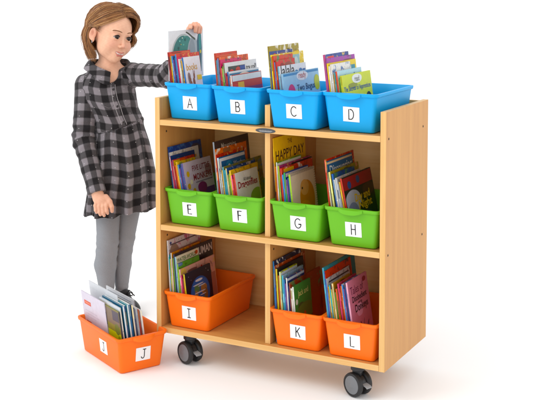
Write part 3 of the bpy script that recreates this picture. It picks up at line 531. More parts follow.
('K',0.5405,0.037,0.0281,0.0798,0.2094,0.153,0.0062,'#2f4a86','#2f4a86','slim navy book showing only its spine in orange bin K',[]),
('K',0.5459,0.033,0.0281,0.0823,0.2228,0.249,0.005,'#a33c22','#7c3022','wide rust brown book reaching furthest right in orange bin K',[('r',0.1,0.1,0.9,0.86,'#a8451f')]),
('K',0.5534,0.033,0.0281,0.0846,0.204,0.1208,0.0071,'#e4e0d4','#e4e0d4','slim off white book showing only its spine in orange bin K',[]),
('K',0.5598,0.033,0.0281,0.0873,0.2103,0.1342,0.006,'#4a8a3a','#dfe0d8','green and brown front book with small lettering in orange bin K',[('r',0,0,1,0.5,'#7a4422'),('e',0.6,0.5,0.5,0.16,'#6a7a34'),('t','Jack and',0.52,0.83,0.62,'#e8dc8a',0.03),('e',0.12,0.72,0.07,0.05,'#e6e2c8'),('e',0.55,0.42,0.07,0.09,'#c8562a'),('e',0.8,0.3,0.08,0.1,'#c2602a'),('e',0.45,0.2,0.08,0.07,'#d98a3a')]),
('L',0.679,0.029,0.0281,0.1222,0.2968,0.2633,0.006,'#3a94a6','#4f9ab4','tall teal book at the back left of orange bin L',[]),
('L',0.6825,0.029,0.0281,0.1292,0.2853,0.224,0.0031,'#d84a22','#4a62b0','orange red book in front of the teal one in orange bin L',[('e',0.75,0.86,0.2,0.06,'#7c3422')]),
('L',0.6883,0.029,0.0281,0.1361,0.2589,0.1986,0.0054,'#e2e4ea','#2a5aa8','white book with dark lines on its cover in orange bin L',[('r',0.1,0.93,0.95,0.95,'#4a4250'),('r',0.1,0.87,0.95,0.89,'#6a5a60')]),
('L',0.6934,0.031,0.0281,0.1388,0.2244,0.1317,0.0047,'#b8bcc4','#b8bcc4','slim silver grey book showing only its spine in orange bin L',[]),
('L',0.6986,0.033,0.0281,0.1388,0.2318,0.1317,0.0047,'#d8a83a','#d8a83a','slim mustard book showing only its spine in orange bin L',[]),
('L',0.7037,0.029,0.0281,0.1388,0.2392,0.1317,0.0047,'#3a9aa6','#3a9aa6','slim teal book showing only its spine in orange bin L',[]),
('L',0.7088,0.031,0.0281,0.1388,0.2244,0.1317,0.0047,'#dfd06a','#dfd06a','slim pale yellow book showing only its spine in orange bin L',[]),
('L',0.7152,0.029,0.0281,0.1431,0.2466,0.1463,0.006,'#b8902c','#e6cf9a','gold book above the green one in orange bin L',[('t','ancient',0.5,0.9,0.7,'#6a4a1c',0.04)]),
('L',0.724,0.033,0.0281,0.1456,0.2156,0.1166,0.0084,'#6aa048','#6aa048','slim green book showing only its spine in orange bin L',[]),
('L',0.7304,0.029,0.0281,0.1501,0.2294,0.1296,0.006,'#7fae2a','#d8542c','bright green book left of the pink booklet in orange bin L',[]),
('L',0.7356,0.029,0.0281,0.1524,0.2486,0.1514,0.0048,'#c8446c','#c8446c','slim raspberry book showing only its spine in orange bin L',[]),
('L',0.7408,0.031,0.0281,0.1524,0.2332,0.1514,0.0048,'#c24a3a','#c24a3a','slim red book showing only its spine in orange bin L',[]),
('L',0.746,0.033,0.0281,0.1524,0.2409,0.1514,0.0048,'#e0743a','#e0743a','slim orange book showing only its spine in orange bin L',[]),
('L',0.7513,0.029,0.0281,0.1524,0.2486,0.1514,0.0048,'#4a86c0','#4a86c0','slim blue book showing only its spine in orange bin L',[]),
('L',0.7565,0.031,0.0281,0.1524,0.2332,0.1514,0.0048,'#8a5a9a','#8a5a9a','slim violet book showing only its spine in orange bin L',[]),
('L',0.7617,0.033,0.0281,0.1524,0.2409,0.1514,0.0048,'#2f4a86','#2f4a86','slim navy book showing only its spine in orange bin L',[]),
('L',0.7681,0.029,0.0281,0.1571,0.2563,0.1682,0.006,'#df92b0','#eab2c8','pink front booklet titled Tales of Disobedient Donkeys in orange bin L',[('t','Tales of',0.42,0.86,0.66,'#7c3a58',0.01),('t','Disobedient',0.5,0.74,0.74,'#2a2228',0.05),('t','and the',0.5,0.67,0.2,'#2a2228',0.02),('t','Donkeys',0.55,0.59,0.66,'#2a2228',0.05),('e',0.82,0.93,0.09,0.035,'#a03a4a'),('l',[(0.4,0.4),(0.5,0.3),(0.6,0.42),(0.5,0.3),(0.45,0.18),(0.7,0.2),(0.8,0.36),(0.62,0.26),(0.85,0.15)],'#3a1c24')]),
]
for (b,x,y,z,phi,h,w,t,c,s,lab,art) in BOOKS:
    top=Vector((x,y,z+h*math.cos(phi))); U=Vector((-math.sin(phi),0,math.cos(phi))); B=top-U*h
    M=Matrix.Translation(B)@Matrix.Rotation(-phi,4,'Y')
    book(M,h,w,t,c,s,lab,art,plain='HAPPY' in lab or 'Earth' in lab or 'spiral' in lab or 'little print' in lab)
# the picture book held up over bin A
HM=Matrix.Translation((.0215,.068,.9425))@Matrix.Rotation(R(-.5),4,'Y')
book(HM,.186,.243,.004,'#e6e8ea','#d5d8da','pale picture book held up by the child above blue bin A',
 [('e',.40,.42,.33,.52,'#b3bcbc'),('e',.39,.40,.29,.50,'#17706c'),('e',.50,.42,.22,.47,'#2c8078'),('e',.69,.42,.17,.44,'#a3adb2'),('e',.66,.42,.10,.40,'#8c989f'),('p',[(.50,.965),(.57,.93),(.76,.80),(.74,.77),(.56,.90),(.48,.945)],'#37402e'),
  ('p',[(.82,.35),(.81,.75),(.85,.90),(.93,.91),(.955,.6),(.94,.1),(.86,.1)],'#145a6c'),('p',[(.87,.5),(.86,.88),(.92,.89),(.93,.6)],'#1f8a86'),('e',.91,.52,.022,.04,'#c8b83a'),
  ('e',.30,.78,.022,.018,'#6fc0b0'),('e',.40,.70,.03,.02,'#4fa898'),('e',.27,.64,.02,.03,'#0f5652'),('e',.37,.84,.02,.014,'#bcd0c0'),('e',.46,.80,.018,.03,'#0f5652'),('e',.33,.71,.012,.012,'#c8c070'),('e',.44,.88,.03,.01,'#8fc0ae')],plain=True,spine_art=False)
# books in bin J, spines towards the short label face
Jm=Matrix.Translation(JO)@Matrix.Rotation(JR,4,'Z')
def jbook(xt,y0,h,w,t,c,s,lab,art,z=.0068,phi=R(7.5)):
    """xt: left cover plane at the book's top, in the bin's frame"""
    M=Jm@Matrix.Translation((xt+h*math.sin(phi)+t,y0,z))@Matrix.Rotation(-phi,4,'Y')
    return book(M,h,w,t,c,s,lab,art,back=True)
jbook(-.086,.128,.229,.205,.003,'#dcd6e4','#ccc6d8','large white card with a small red block at the left side of bin J',
 [('r',.1,.79,.38,.86,'#d8502e'),('r',.13,.81,.35,.84,'#e98a6c'),('r',.1,.68,.6,.685,'#c3bccb'),('r',.1,.63,.7,.635,'#c3bccb'),('r',.1,.58,.55,.585,'#c3bccb'),('r',.1,.48,.3,.5,'#d8705a'),('r',.4,.4,.8,.404,'#cfc8d6')])
jbook(-.0815,.020,.222,.19,.004,'#8a8440','#3f3a4a','olive magazine beside the large white card in bin J',
 [('r',0.0,.72,1,.99,'#7d6a58'),('r',0,.38,1,.6,'#c4cc2e'),('e',.85,.66,.1,.1,'#6f7a3a'),('r',.7,.8,.98,.97,'#4d4452'),('e',.9,.5,.05,.06,'#8a9a2e')])
jbook(-.0525,.088,.262,.246,.003,'#dfe2e7','#d6d8dc','tallest plain white sheet folder in bin J',[('r',.02,.9,.98,.905,'#d9dde2')])
JB=[(-0.0765,.020,.236,.17,.0045,'#d9dfe6','#e4ded2','ivory magazine next to the olive one in bin J'),(-0.0655,.018,.241,.17,.006,'#2b6c8e','#e6eef0','magazine with ocean blue spine at the left of bin J'),
(-0.0575,.022,.240,.17,.006,'#e0e6ea','#254a7a','magazine with navy spine near the middle of bin J'),(-0.0485,.018,.243,.17,.006,'#3a92a4','#dfe8ea','magazine with turquoise cover in the middle of bin J'),
(-0.0395,.022,.242,.17,.0065,'#dfe3e6','#2b6c9e','white magazine with bright blue spine in the middle of bin J'),(-0.0305,.018,.240,.17,.006,'#34404e','#e2d8c4','charcoal magazine with cream spine right of the middle in bin J'),
(-0.0215,.022,.226,.16,.006,'#c8d0d6','#31406a','grey magazine with indigo spine towards the right in bin J'),(-0.0125,.018,.222,.16,.006,'#e6e8ea','#b0b8c0','silver magazine towards the right in bin J'),
(-0.003,.022,.216,.155,.006,'#8c3a34','#a8423a','brick red booklet towards the right in bin J'),(0.006,.018,.213,.155,.006,'#eceded','#e8e8e6','white booklet rightmost among the magazines in bin J')]
for a in JB: jbook(*a,[('r',.02,.55,.5,.97,a[6])])
jbook(.022,.10,.228,.235,.004,'#e4e8ee','#d8dce2','tall white booklet with dark rule behind the magazines in bin J',[('r',.05,.93,.9,.945,'#8a94a0')])
# ---------------- the child ----------------
def smin(a,b,k):
    h=np.clip(.5+.5*(b-a)/k,0,1); return b+(a-b)*h-k*h*(1-h)
def smax(a,b,k): return -smin(-a,-b,k)
def cap(p,a,b,ra,rb):
    a=np.array(a,float); b=np.array(b,float); d=b-a; t=np.clip(((p-a)@d)/(d@d),0,1)
    return np.linalg.norm(p-a-t[:,None]*d,axis=1)-(ra+(rb-ra)*t)
def chain(p,pts,rads,k=.004):
    d=None
    for i in range(len(pts)-1):
        e=cap(p,pts[i],pts[i+1],rads[i],rads[i+1]); d=e if d is None else smin(d,e,k)
    return d
def ell(p,c,r,M=None):
    q=p-np.array(c,float)
    if M is not None: q=q@M
    r=np.array(r,float); k0=np.linalg.norm(q/r,axis=1); k1=np.linalg.norm(q/(r*r),axis=1)
    return k0*(k0-1)/np.maximum(k1,1e-9)
def boxed(f,lo,hi,pad=.05):
    lo=np.array(lo)-pad; hi=np.array(hi)+pad
    def g(p):
        m=((p>lo)&(p<hi)).all(1); out=np.full(len(p),pad)
        c=np.maximum(np.maximum(lo-p,p-hi),0); out=np.linalg.norm(c,axis=1)+pad*.6
        if m.any(): out[m]=f(p[m])
        return out
    return g
def surfnet(f,lo,hi,h):
    lo=np.array(lo,float); nb=np.ceil((np.array(hi)-lo)/(4*h)).astype(int); n=nb*4
    bi=np.stack(np.meshgrid(*[np.arange(k) for k in nb],indexing='ij'),-1).reshape(-1,3)
    cen=lo+(bi*4+1.5)*h; dc=f(cen)
    V=np.repeat(np.repeat(np.repeat(dc.reshape(nb),4,0),4,1),4,2).astype(np.float32)
    act=bi[np.abs(dc)<6.5*h]
    off=np.stack(np.meshgrid(*[np.arange(4)]*3,indexing='ij'),-1).reshape(-1,3)
    for s in range(0,len(act),6000):
        ix=(act[s:s+6000,None,:]*4+off[None]).reshape(-1,3)
        V[ix[:,0],ix[:,1],ix[:,2]]=f(lo+ix*h)
    s=V<0; acc={}; keys=[];pts=[]; edges=[]
    for ax in range(3):
        a=[slice(None)]*3; b=[slice(None)]*3; a[ax]=slice(0,-1); b[ax]=slice(1,None)
        cr=np.argwhere(s[tuple(a)]!=s[tuple(b)])
        i0=cr; i1=cr.copy(); i1[:,ax]+=1
        v0=V[i0[:,0],i0[:,1],i0[:,2]]; v1=V[i1[:,0],i1[:,1],i1[:,2]]
        t=v0/(v0-v1); P=i0.astype(float); P[:,ax]+=t
        o1,o2=[(1,2),(2,0),(0,1)][ax]
        cells=[]
        for d1,d2 in ((0,0),(-1,0),(-1,-1),(0,-1)):
            c=i0.copy(); c[:,o1]+=d1; c[:,o2]+=d2; cells.append(c)
        ids=[(c[:,0]*n[1]+c[:,1])*n[2]+c[:,2] for c in cells]
        ok=np.all([ (c>=0).all(1) for c in cells],axis=0)
        ids=[i[ok] for i in ids]; P=P[ok]; flip=(v0[ok]<0)
        for i in ids: keys.append(i); pts.append(P)
        edges.append((ids,flip))
    K=np.concatenate(keys); P=np.concatenate(pts); uk,inv=np.unique(K,return_inverse=True); inv=inv.ravel()
    cnt=np.bincount(inv).astype(float); vv=np.stack([np.bincount(inv,P[:,i])/cnt for i in range(3)],1)
    F=[]
    for ids,flip in edges:
        q=np.stack([np.searchsorted(uk,i) for i in ids],1); q[~flip]=q[~flip][:,::-1]; F.append(q)
    return lo+vv*h,np.concatenate(F)
def npmesh(name,v,f,mats,parent=None,attrs=None,smooth=True):
    me=bpy.data.meshes.new(name); me.vertices.add(len(v)); me.vertices.foreach_set('co',v.astype('f').ravel())
    me.loops.add(f.size); me.loops.foreach_set('vertex_index',f.astype('i').ravel())
    me.polygons.add(len(f)); me.polygons.foreach_set('loop_start',np.arange(0,f.size,f.shape[1],dtype='i'))
    me.update(calc_edges=True); me.validate()
    for m in (mats if isinstance(mats,(list,tuple)) else [mats]): me.materials.append(m)
    if smooth: me.polygons.foreach_set('use_smooth',[True]*len(me.polygons))
    for k,(typ,arr) in (attrs or {}).items():
        a=me.attributes.new(k,typ,'POINT'); a.data.foreach_set('vector' if typ=='FLOAT_VECTOR' else ('color' if typ=='FLOAT_COLOR' else 'value'),arr.astype('f').ravel())
    return link(bpy.data.objects.new(name,me),parent)
# head frame: x = her right, y = face forward, z = up
yaw,pit,rol=R(44),R(6),R(10)
F0=np.array([math.sin(yaw),-math.cos(yaw),0]); Z0=np.array([0,0,1.]); Rt=-np.array([math.cos(yaw),math.sin(yaw),0])
Fh=math.cos(pit)*F0-math.sin(pit)*Z0; Uh=np.cross(Rt,Fh)
Rh=math.cos(rol)*Rt+math.sin(rol)*Uh; Uh=np.cross(Rh,Fh)
HM3=np.stack([Rh,Fh,Uh],1); H0=np.array([-.044,-.014,1.200]); HS=1.03
toH=lambda p:((p-H0)@HM3)/HS
fromH=lambda q:H0+(np.atleast_2d(q)*HS)@HM3.T
def lips(q):
    up=chain(q,[(-.0300,.0745,-.0515),(-.009,.0885,-.0615),(0,.0895,-.0630),(.009,.0885,-.0615),(.0300,.0745,-.0515)],[.0014,.0028,.0026,.0028,.0014],.002)
    lo=chain(q,[(-.0285,.0750,-.0545),(-.010,.0870,-.0715),(.010,.0870,-.0715),(.0285,.0750,-.0545)],[.0014,.0038,.0038,.0014],.002)
    return up,lo
def head(q):
    d=ell(q,(0,-.018,.035),(.075,.094,.083))
    d=smin(d,ell(q,(0,.026,-.028),(.0595,.061,.070)),.025)
    d=smin(d,ell(q,(0,.040,.035),(.055,.048,.046)),.03)
    d=smin(d,ell(q,(0,.056,-.083),(.023,.025,.022)),.028)
    for s in(-1,1):
        d=smin(d,ell(q,(s*.037,.054,-.036),(.029,.029,.028)),.02)
        d=smin(d,ell(q,(s*.034,.026,-.052),(.023,.034,.027)),.02)
        d=smax(d,-ell(q,(s*.0300,.0985,.002),(.0175,.012,.0105)),.010)
        d=smin(d,chain(q,[(s*.044,.075,.021),(s*.030,.0835,.0235),(s*.014,.085,.0175)],[.005,.006,.005],.004),.010)
    d=smin(d,chain(q,[(0,.086,.006),(0,.0925,-.018),(0,.1005,-.032)],[.0050,.0055,.0078],.006),.008)
    for s in(-1,1): d=smin(d,ell(q,(s*.0100,.0940,-.0355),(.0062,.0080,.0058)),.005); d=smax(d,-ell(q,(s*.0060,.0990,-.0412),(.003,.004,.0028)),.002)
    d=smin(d,ell(q,(0,.075,-.064),(.026,.013,.018)),.012)
    up,lo=lips(q); d=smin(d,up,.004); d=smin(d,lo,.004)
    d=smax(d,-chain(q,[(-.0310,.0735,-.0520),(-.010,.0900,-.0660),(.010,.0900,-.0660),(.0310,.0735,-.0520)],[.0009,.0024,.0024,.0009],.001),.0015)
    for s in(-1,1):
        # eyelids wrap the eyeball
        eb=(s*.0300,.0772,.000)
        
        zz=q[:,2]; xx=(q[:,0]-s*.030)/.0158
        op_t=.0084*(1-xx**2)-.0006; op_b=-.0062*(1-xx**2)
        gap=smax(zz-op_t,-(zz-op_b),.0005)   # inside opening when negative
        shell=ell(q,eb,(.0162,.0156,.0154))
        shell=smax(shell,-gap-0.0,.001) if False else np.where(shell<.02,np.maximum(shell,-gap*1.0),shell)
        d=smin(d,shell,.003)
        # ears
        Me=np.array(Matrix.Rotation(R(s*20),3,'Z')@Matrix.Rotation(R(-10),3,'X'))
        e=ell(q,(s*.0800,-.010,-.006),(.0075,.0168,.0270),Me)
        e=smax(e,-ell(q,(s*.0890,-.007,-.002),(.0075,.0110,.0180),Me),.002)
        e=smin(e,ell(q,(s*.0765,-.006,-.030),(.005,.008,.010)),.006)
        d=smin(d,e,.005)
    return d
def f_head(p): return head(toH(p))*HS
f_headb=boxed(f_head,H0-.14,H0+.15)
# hands
def hand_r(p):
    d=ell(p,(-.062,-.172,.520),(.0300,.0165,.024))
    d=smin(d,cap(p,(-.080,-.160,.552),(-.068,-.167,.530),.0215,.022),.015)
    K=[(-.0870,.510,.491,.4800,.0073),(-.0720,.506,.484,.4700,.0078),(-.0565,.505,.481,.4670,.0079),(-.0420,.509,.488,.4760,.0075)]
    fs=None
    for a,z0,z1,z2,r in K:
        e=chain(p,[(a*.85-.010,-.175,.524),(a,-.190,z0),(a+.002,-.193,z1),(a+.004,-.184,z2)],[r*1.1,r*1.1,r,r*.86],.003)
        fs=e if fs is None else smin(fs,e,.0022)
    d=smin(d,fs,.005)
    th=chain(p,[(-.048,-.167,.540),(-.031,-.176,.523),(-.0215,-.184,.503),(-.0200,-.184,.485)],[.013,.0112,.0096,.0076],.004)
    return smin(d,th,.004)
hand_rb=boxed(hand_r,(-.13,-.21,.42),(-.00,-.12,.58))
# left hand over the top edge of the held book. world helper -> person local
GP=np.array([-.45,.42,-.115]); ca,sa=math.cos(.4791),math.sin(.4791)
def w2l(P): v=np.array(P,float)-GP; return np.array([v[0]*ca+v[1]*sa,-v[0]*sa+v[1]*ca,v[2]])
ht=[w2l(P) for P in ((-.018,.288,1.080),(-.001,.266,1.122))]
BT=1.127 # top of the book
LF=[ # four fingers hooked over the top edge, index nearest the spine side
 [(.010,.232,1.134),(.024,.212,1.143),(.036,.194,1.142),(.046,.180,1.137)],
 [(.010,.246,1.136),(.026,.234,1.148),(.0395,.226,1.140),(.0400,.222,1.121)],
 [(.010,.261,1.136),(.026,.253,1.148),(.0400,.247,1.138),(.0395,.243,1.117)],
 [(.009,.275,1.133),(.024,.270,1.144),(.0380,.264,1.134),(.0385,.261,1.115)]]
LT=[(-.004,.258,1.112),(.004,.238,1.112),(.0085,.218,1.108),(.0095,.202,1.102)]
LFl=[[w2l(q) for q in f] for f in LF]; LTl=[w2l(q) for q in LT]
Mhl=None
def hand_l(p):
    d=cap(p,ht[0],ht[1],.021,.023)
    d=smin(d,chain(p,[w2l((.003,.246,1.126)),w2l((.003,.270,1.125))],[.0165,.0155]),.012)
    fs=None
    for f,r in zip(LFl,(.0078,.0083,.0082,.0074)):
        e=chain(p,f,[r*1.15,r*1.05,r,r*.86],.003); fs=e if fs is None else smin(fs,e,.002)
    d=smin(d,fs,.006); th=chain(p,LTl,[.013,.0105,.009,.0078],.004)
    return smin(d,th,.004)
hand_lb=boxed(hand_l,np.min([*ht,*LTl,*[q for f in LFl for q in f]],0)-.03,np.max([*ht,*LTl,*[q for f in LFl for q in f]],0)+.03)
SHR=(-.152,.002,.985); ELR=(-.156,-.060,.765); WRR=(-.086,-.158,.556)
SHL=(.042,.012,1.030); ELL=tuple(w2l((-.19,.375,.925))); WRL=tuple(w2l((-.026,.294,1.060)))
def torso_body(p):
    d=chain(p,[(-.050,.0,1.110),(-.056,.004,1.065),(-.056,.010,1.02)],[.038,.048,.060],.01)
    d=smin(d,chain(p,[(-.052,-.002,1.10),H0+HM3@np.array([0,-.02,-.055])],[.037,.040],.01),.015)
    d=smin(d,chain(p,[(-.125,.0,.985),(-.100,.004,1.030),(.0,.01,1.025),(.02,.01,1.010)],[.034,.036,.034,.034],.02),.03)
    d=smin(d,ell(p,(-.05,.0,.91),(.074,.058,.10)),.03); d=smin(d,ell(p,(-.010,0,.75),(.074,.060,.11)),.04)
    d=smin(d,ell(p,(-.01,.01,.62),(.098,.085,.11)),.04)
    d=smin(d,chain(p,[SHR,ELR,WRR,(-.082,-.163,.535)],[.034,.029,.021,.021],.01),.004)
    d=smin(d,chain(p,[SHL,ELL,WRL,ht[0]],[.034,.029,.020,.020],.01),.006)
    for L,rr in (LEGR,LEGL): d=smin(d,chain(p,L,[r-.006 for r in rr],.01),.02)
    return d
LEGR=([(-.060,-.01,.60),(-.064,-.012,.47),(-.066,-.022,.32),(-.072,-.012,.27),(-.081,.004,.21),(-.075,.004,.07)],[.064,.0535,.0455,.044,.0460,.029])
LEGL=([(.025,.045,.60),(.020,.045,.47),(.002,.032,.32),(-.006,.040,.27),(-.016,.060,.20),(-.020,.055,.07)],[.060,.052,.0400,.0370,.0385,.026])
def feet(p):
    d=chain(p,[(-.080,.004,.07),(-.074,-.010,.035),(-.010,-.085,.025)],[.028,.028,.020],.01)
    return smin(d,chain(p,[(-.018,.055,.07),(-.012,.045,.035),(.035,-.02,.024)],[.028,.028,.020],.01),.004)
def body(p):
    d=torso_body(p); d=smin(d,f_headb(p),.012); d=smin(d,hand_rb(p),.008); d=smin(d,hand_lb(p),.008); return smin(d,feet(p),.01)
M_skin=pbr('skin','#e2a98b',rough=.5,spec=.35,sss=.06,bump=.12,bscale=700)
nt=M_skin.node_tree; at=nt.nodes.new('ShaderNodeAttribute'); at.attribute_name='tint'
nt.links.new(at.outputs['Color'],nt.nodes['Principled BSDF'].inputs['Base Color'])
v,f=surfnet(body,(-.24,-.46,.0),(.45,.17,1.34),.0025)
# relax slightly for an even surface
def laplace(v,f,it=2,lam=.4):
    e=np.concatenate([f[:,[0,1]],f[:,[1,2]],f[:,[2,3]],f[:,[3,0]]]); e=np.concatenate([e,e[:,::-1]])
    c=np.bincount(e[:,0],minlength=len(v)).astype(float)
    for _ in range(it):
        m=np.stack([np.bincount(e[:,0],v[e[:,1],i],minlength=len(v)) for i in range(3)],1)/np.maximum(c,1)[:,None]
        v=v+lam*(m-v)
    return v
v=laplace(v,f,1,.35)
q=toH(v); n_=len(v); base=np.array(lin('#e6b294')[:3]); tint=np.tile(base,(n_,1))
def mixc(w,c): 
    global tint
    w=np.clip(w,0,1)[:,None]; tint=tint*(1-w)+np.array(lin(c)[:3])*w
inhead=(np.abs(q)<.16).all(1)
for s in (-1,1): mixc(inhead*np.exp(-((q[:,0]-s*.037)**2+(q[:,1]-.07)**2+(q[:,2]+.032)**2)/.018**2)*.6,'#e08c7c')
mixc(inhead*np.exp(-((q[:,0])**2+(q[:,1]-.106)**2+(q[:,2]+.032)**2)/.012**2)*.4,'#e08f7c')
for s in (-1,1): mixc(inhead*np.exp(-((q[:,0]-s*.080)**2+(q[:,1]+.01)**2+(q[:,2]+.005)**2)/.022**2)*.4,'#d98670')
for s in (-1,1): mixc(inhead*np.exp(-(((q[:,0]-s*.030)/.017)**2+((q[:,1]-.088)/.02)**2+((q[:,2]-.006)/.007)**2))*.55,'#b9826a')
for s in (-1,1): mixc(inhead*np.exp(-(((q[:,0]-s*.083)/.01)**2+((q[:,1]+.008)/.009)**2+((q[:,2]+.002)/.015)**2))*.75,'#b06a50')  # ear hollows: recess shade painted into the skin tint
up,lo=lips(q); L=np.minimum(up,lo); mixc(inhead*np.clip(1-(L-.0006)/.0015,0,1),'#c8766a')
gr=chain(q,[(-.0290,.0745,-.0530),(-.010,.0880,-.0660),(.010,.0880,-.0660),(.0290,.0745,-.0530)],[.0007,.0024,.0024,.0007],.001)
mixc(inhead*np.clip(1-(gr)/.0010,0,1)*(q[:,2]>-.0675),'#efe2da'); mixc(inhead*np.clip(1-(gr)/.0010,0,1)*(q[:,2]<=-.0675),'#7c3430')
mixc(inhead*np.clip(1-(L-.004)/.008,0,1)*0,'#c4625c')
tint=tint*(1+.05*(np.sin(v[:,0]*310+np.sin(v[:,2]*190)*2)*np.sin(v[:,2]*270+v[:,1]*150))[:,None]*np.array([.5,1,1]))
hr=(v[:,2]<.56)&(v[:,1]<-.12); mixc(hr*.15,'#e0a08a'); hl=(v[:,2]>1.1)&(v[:,0]>.25); mixc(hl*.35,'#dc8f78')
def nails(tip,r):
    d=np.linalg.norm(v-np.array(tip),axis=1); mixc((d<r)*.6,'#efc0b0')
person=npmesh('person',v,f,M_skin,None,{'tint':('FLOAT_COLOR',np.concatenate([tint,np.ones((n_,1))],1))})
person.location=GP; person.rotation_euler=(0,0,.4791)
tag(person,'smiling child in a grey plaid shirt dress and grey tights, standing left of the shelf','person')
# eyes
M_scl=pbr('eye_white','#b9aea8',rough=.15); M_iris=pbr('iris','#33231a',rough=.15,var=.4,vscale=900); M_pup=pbr('pupil','#060505',rough=.08); M_lash=pbr('lash','#2a1a12',rough=.7)
gaze=Vector((.03,1,-.14)).normalized()
for s in (1,-1):
    bm=bmesh.new(); bmesh.ops.create_uvsphere(bm,u_segments=40,v_segments=28,radius=.0146*HS)
    Mq=gaze.to_track_quat('Z','Y').to_matrix().to_4x4()
    for fc in bm.faces:
        a=fc.calc_center_median().normalized().z; fc.material_index=2 if a>.93 else (1 if a>.72 else 0); fc.smooth=True
    bmesh.ops.transform(bm,matrix=Matrix.Translation(Vector(fromH((s*.030,.0772,0))[0]))@Matrix([list(r) for r in HM3]).to_4x4()@Mq,verts=bm.verts)
    bmobj('eye',bm,[M_scl,M_iris,M_pup],person)
    bm=bmesh.new(); P=[]
    for k in range(9):
        x=-1+k/4; z=.0080*(1-x*x)+.0004; yy=.0772+math.sqrt(max(0,.0165**2-(x*.0150)**2-z*z)); P.append(Vector(fromH((s*.030+x*.0150,yy,z))[0]))
    tube(bm,P,[.0008,.0014,.0018,.0020,.0020,.0020,.0018,.0015,.0008],6)
    bmobj('eyelashes',bm,M_lash,person)
    bm=bmesh.new()
    for k in range(90):
        u=k/89; x=s*(.012+.034*u); z=.0215+.0042*math.sin(u*2.3); z+=rng.uniform(-.0018,.0018)
        p0=np.array([[x,.12,z]]); 
        # drop onto the brow surface
        yy=np.linspace(.06,.11,60); dd=head(np.stack([np.full(60,x),yy,np.full(60,z)],1)); j=np.where(dd<0)[0]; y=yy[j[-1]] if len(j) else .08
        a=fromH((x,y+.0006,z))[0]; b=fromH((x+s*.0055,y-.0004-.002*u,z+.0012*(1-2*u)))[0]
        tube(bm,[a,b],[.0009,.0004],4)
    bmobj('eyebrow',bm,pbr('brow_hair','#94694a',rough=.7),person)
bm=bmesh.new(); e0=fromH((.0815,-.004,-.034))[0]
tube(bm,[e0+np.array([.0,-.003+.0045*math.cos(R(a)),-.004+.006*math.sin(R(a))]) for a in range(0,361,30)],.0010,6,False)
bmobj('earring',bm,pbr('silver','#c8c8cc',rough=.2,metal=1),person)
# ---------------- hair ----------------
HC=np.array([0,-.016,.028]); HR=np.array([.0835,.1040,.0935])
def hpath(side,u,jit,lay,n=15):
    """u 1 = front root .. 0 = back root"""
    beta=R(-50+100*u)+jit[0]*.05; root=np.array([side*(.012+.025*abs(jit[2]))-.13*u,math.sin(beta),math.cos(beta)]); root/=np.linalg.norm(root)
    if side>0: az=min(R(-88+ (88-6)*u**.8)+jit[1]*.10,R(-9)); pol=R(97); 
    else: az=R(268-(268-141)*u**.8)+jit[1]*.10; pol=R(94)
    end=np.array([math.sin(pol)*math.cos(az),math.sin(pol)*math.sin(az),math.cos(pol)])
    om=math.acos(np.clip(root@end,-1,1)); P=[]
    vol=1+.035*lay
    n1=int(n*.62)
    for i in range(n1):
        t=i/(n1-1); d=(math.sin((1-t)*om)*root+math.sin(t*om)*end)/math.sin(om)
        lift=1+(.075 if side>0 else .27)*math.sin(math.pi*min(1,t*1.0))**.8*(1 if side>0 else .6+.4*u)+(0 if side>0 else .06*t)
        d=d.copy(); d[2]+= (.10-(.38*max(0,u-.45)/.55 if side>0 else 0))*math.sin(math.pi*min(1,t*1.0)); d/=np.linalg.norm(d)
        P.append(HC+d*HR*vol*lift*(1+.02*jit[3]*t+.006*math.sin(9*t+4*jit[2]))+np.array([0,.004*math.sin(11*t+3*jit[1]),0])*t)
    # hang to the bob line
    p0=P[-1]; dirxy=np.array([end[0],end[1],0]); dirxy/=np.linalg.norm(dirxy)
    Ld=(.116+.012*jit[2]) if side>0 else (.066+.035*(1-u)+.010*jit[2])
    n2=n-n1
    for i in range(1,n2+1):
        t=i/n2; out=.012*math.sin(math.pi*t*.8)-.034*t**1.7
        if side<0: out=.014*math.sin(math.pi*t*.9)-.026*t**2.4
        P.append(p0+np.array([0,0,-Ld*t])+dirxy*out*(1+.3*lay)+np.array([0,(.002+.052*max(0,u-.35)*t)*t if side>0 else 0,0]))
    return P
hv=[];hf=[];hc=[]
def strand(P,r0,col,n=5):
    b=len(hv); P=fromH(np.array(P)); N=len(P); prev=None
    for i,p in enumerate(P):
        t=P[min(i+1,N-1)]-P[max(i-1,0)]; t/=np.linalg.norm(t)+1e-9
        a=np.cross(t,(0,0,1.)) if prev is None else prev-t*(prev@t)
        a/=np.linalg.norm(a)+1e-9; prev=a; c=np.cross(t,a); s=i/(N-1); r=r0*(.55+.45*min(1,s*5))*(1 if s<.75 else max(.12,(1-s)/.25))
        for k in range(n):
            g_=k*2*math.pi/n; hv.append(p+(a*math.cos(g_)+c*math.sin(g_))*r)
            m_=.90+.2*math.sin(s*7+col[3]); hc.append([col[0]*m_,col[1]*m_,col[2]*m_,1])
        if i:
            for k in range(n): hf.append((b+(i-1)*n+k,b+(i-1)*n+(k+1)%n,b+i*n+(k+1)%n,b+i*n+k))
PAL=[lin(c)[:3] for c in ('#7a4a26','#935f34','#ae7744','#63401f','#cd9c62','#a06c3a')]
for side,cnt in ((1,2600),(-1,2200)):
    for k in range(cnt):
        u=rng.random()**.85; lay=rng.random(); jit=[rng.gauss(0,.75) for _ in range(4)]
        c=PAL[rng.choice([0,1,1,2,2,3,4,5,5])]; 
        strand(hpath(side,min(1,u),jit,lay*1.25+(1.3 if rng.random()<.03 else 0)),rng.uniform(.0006,.0013),(*c,rng.random()*6))
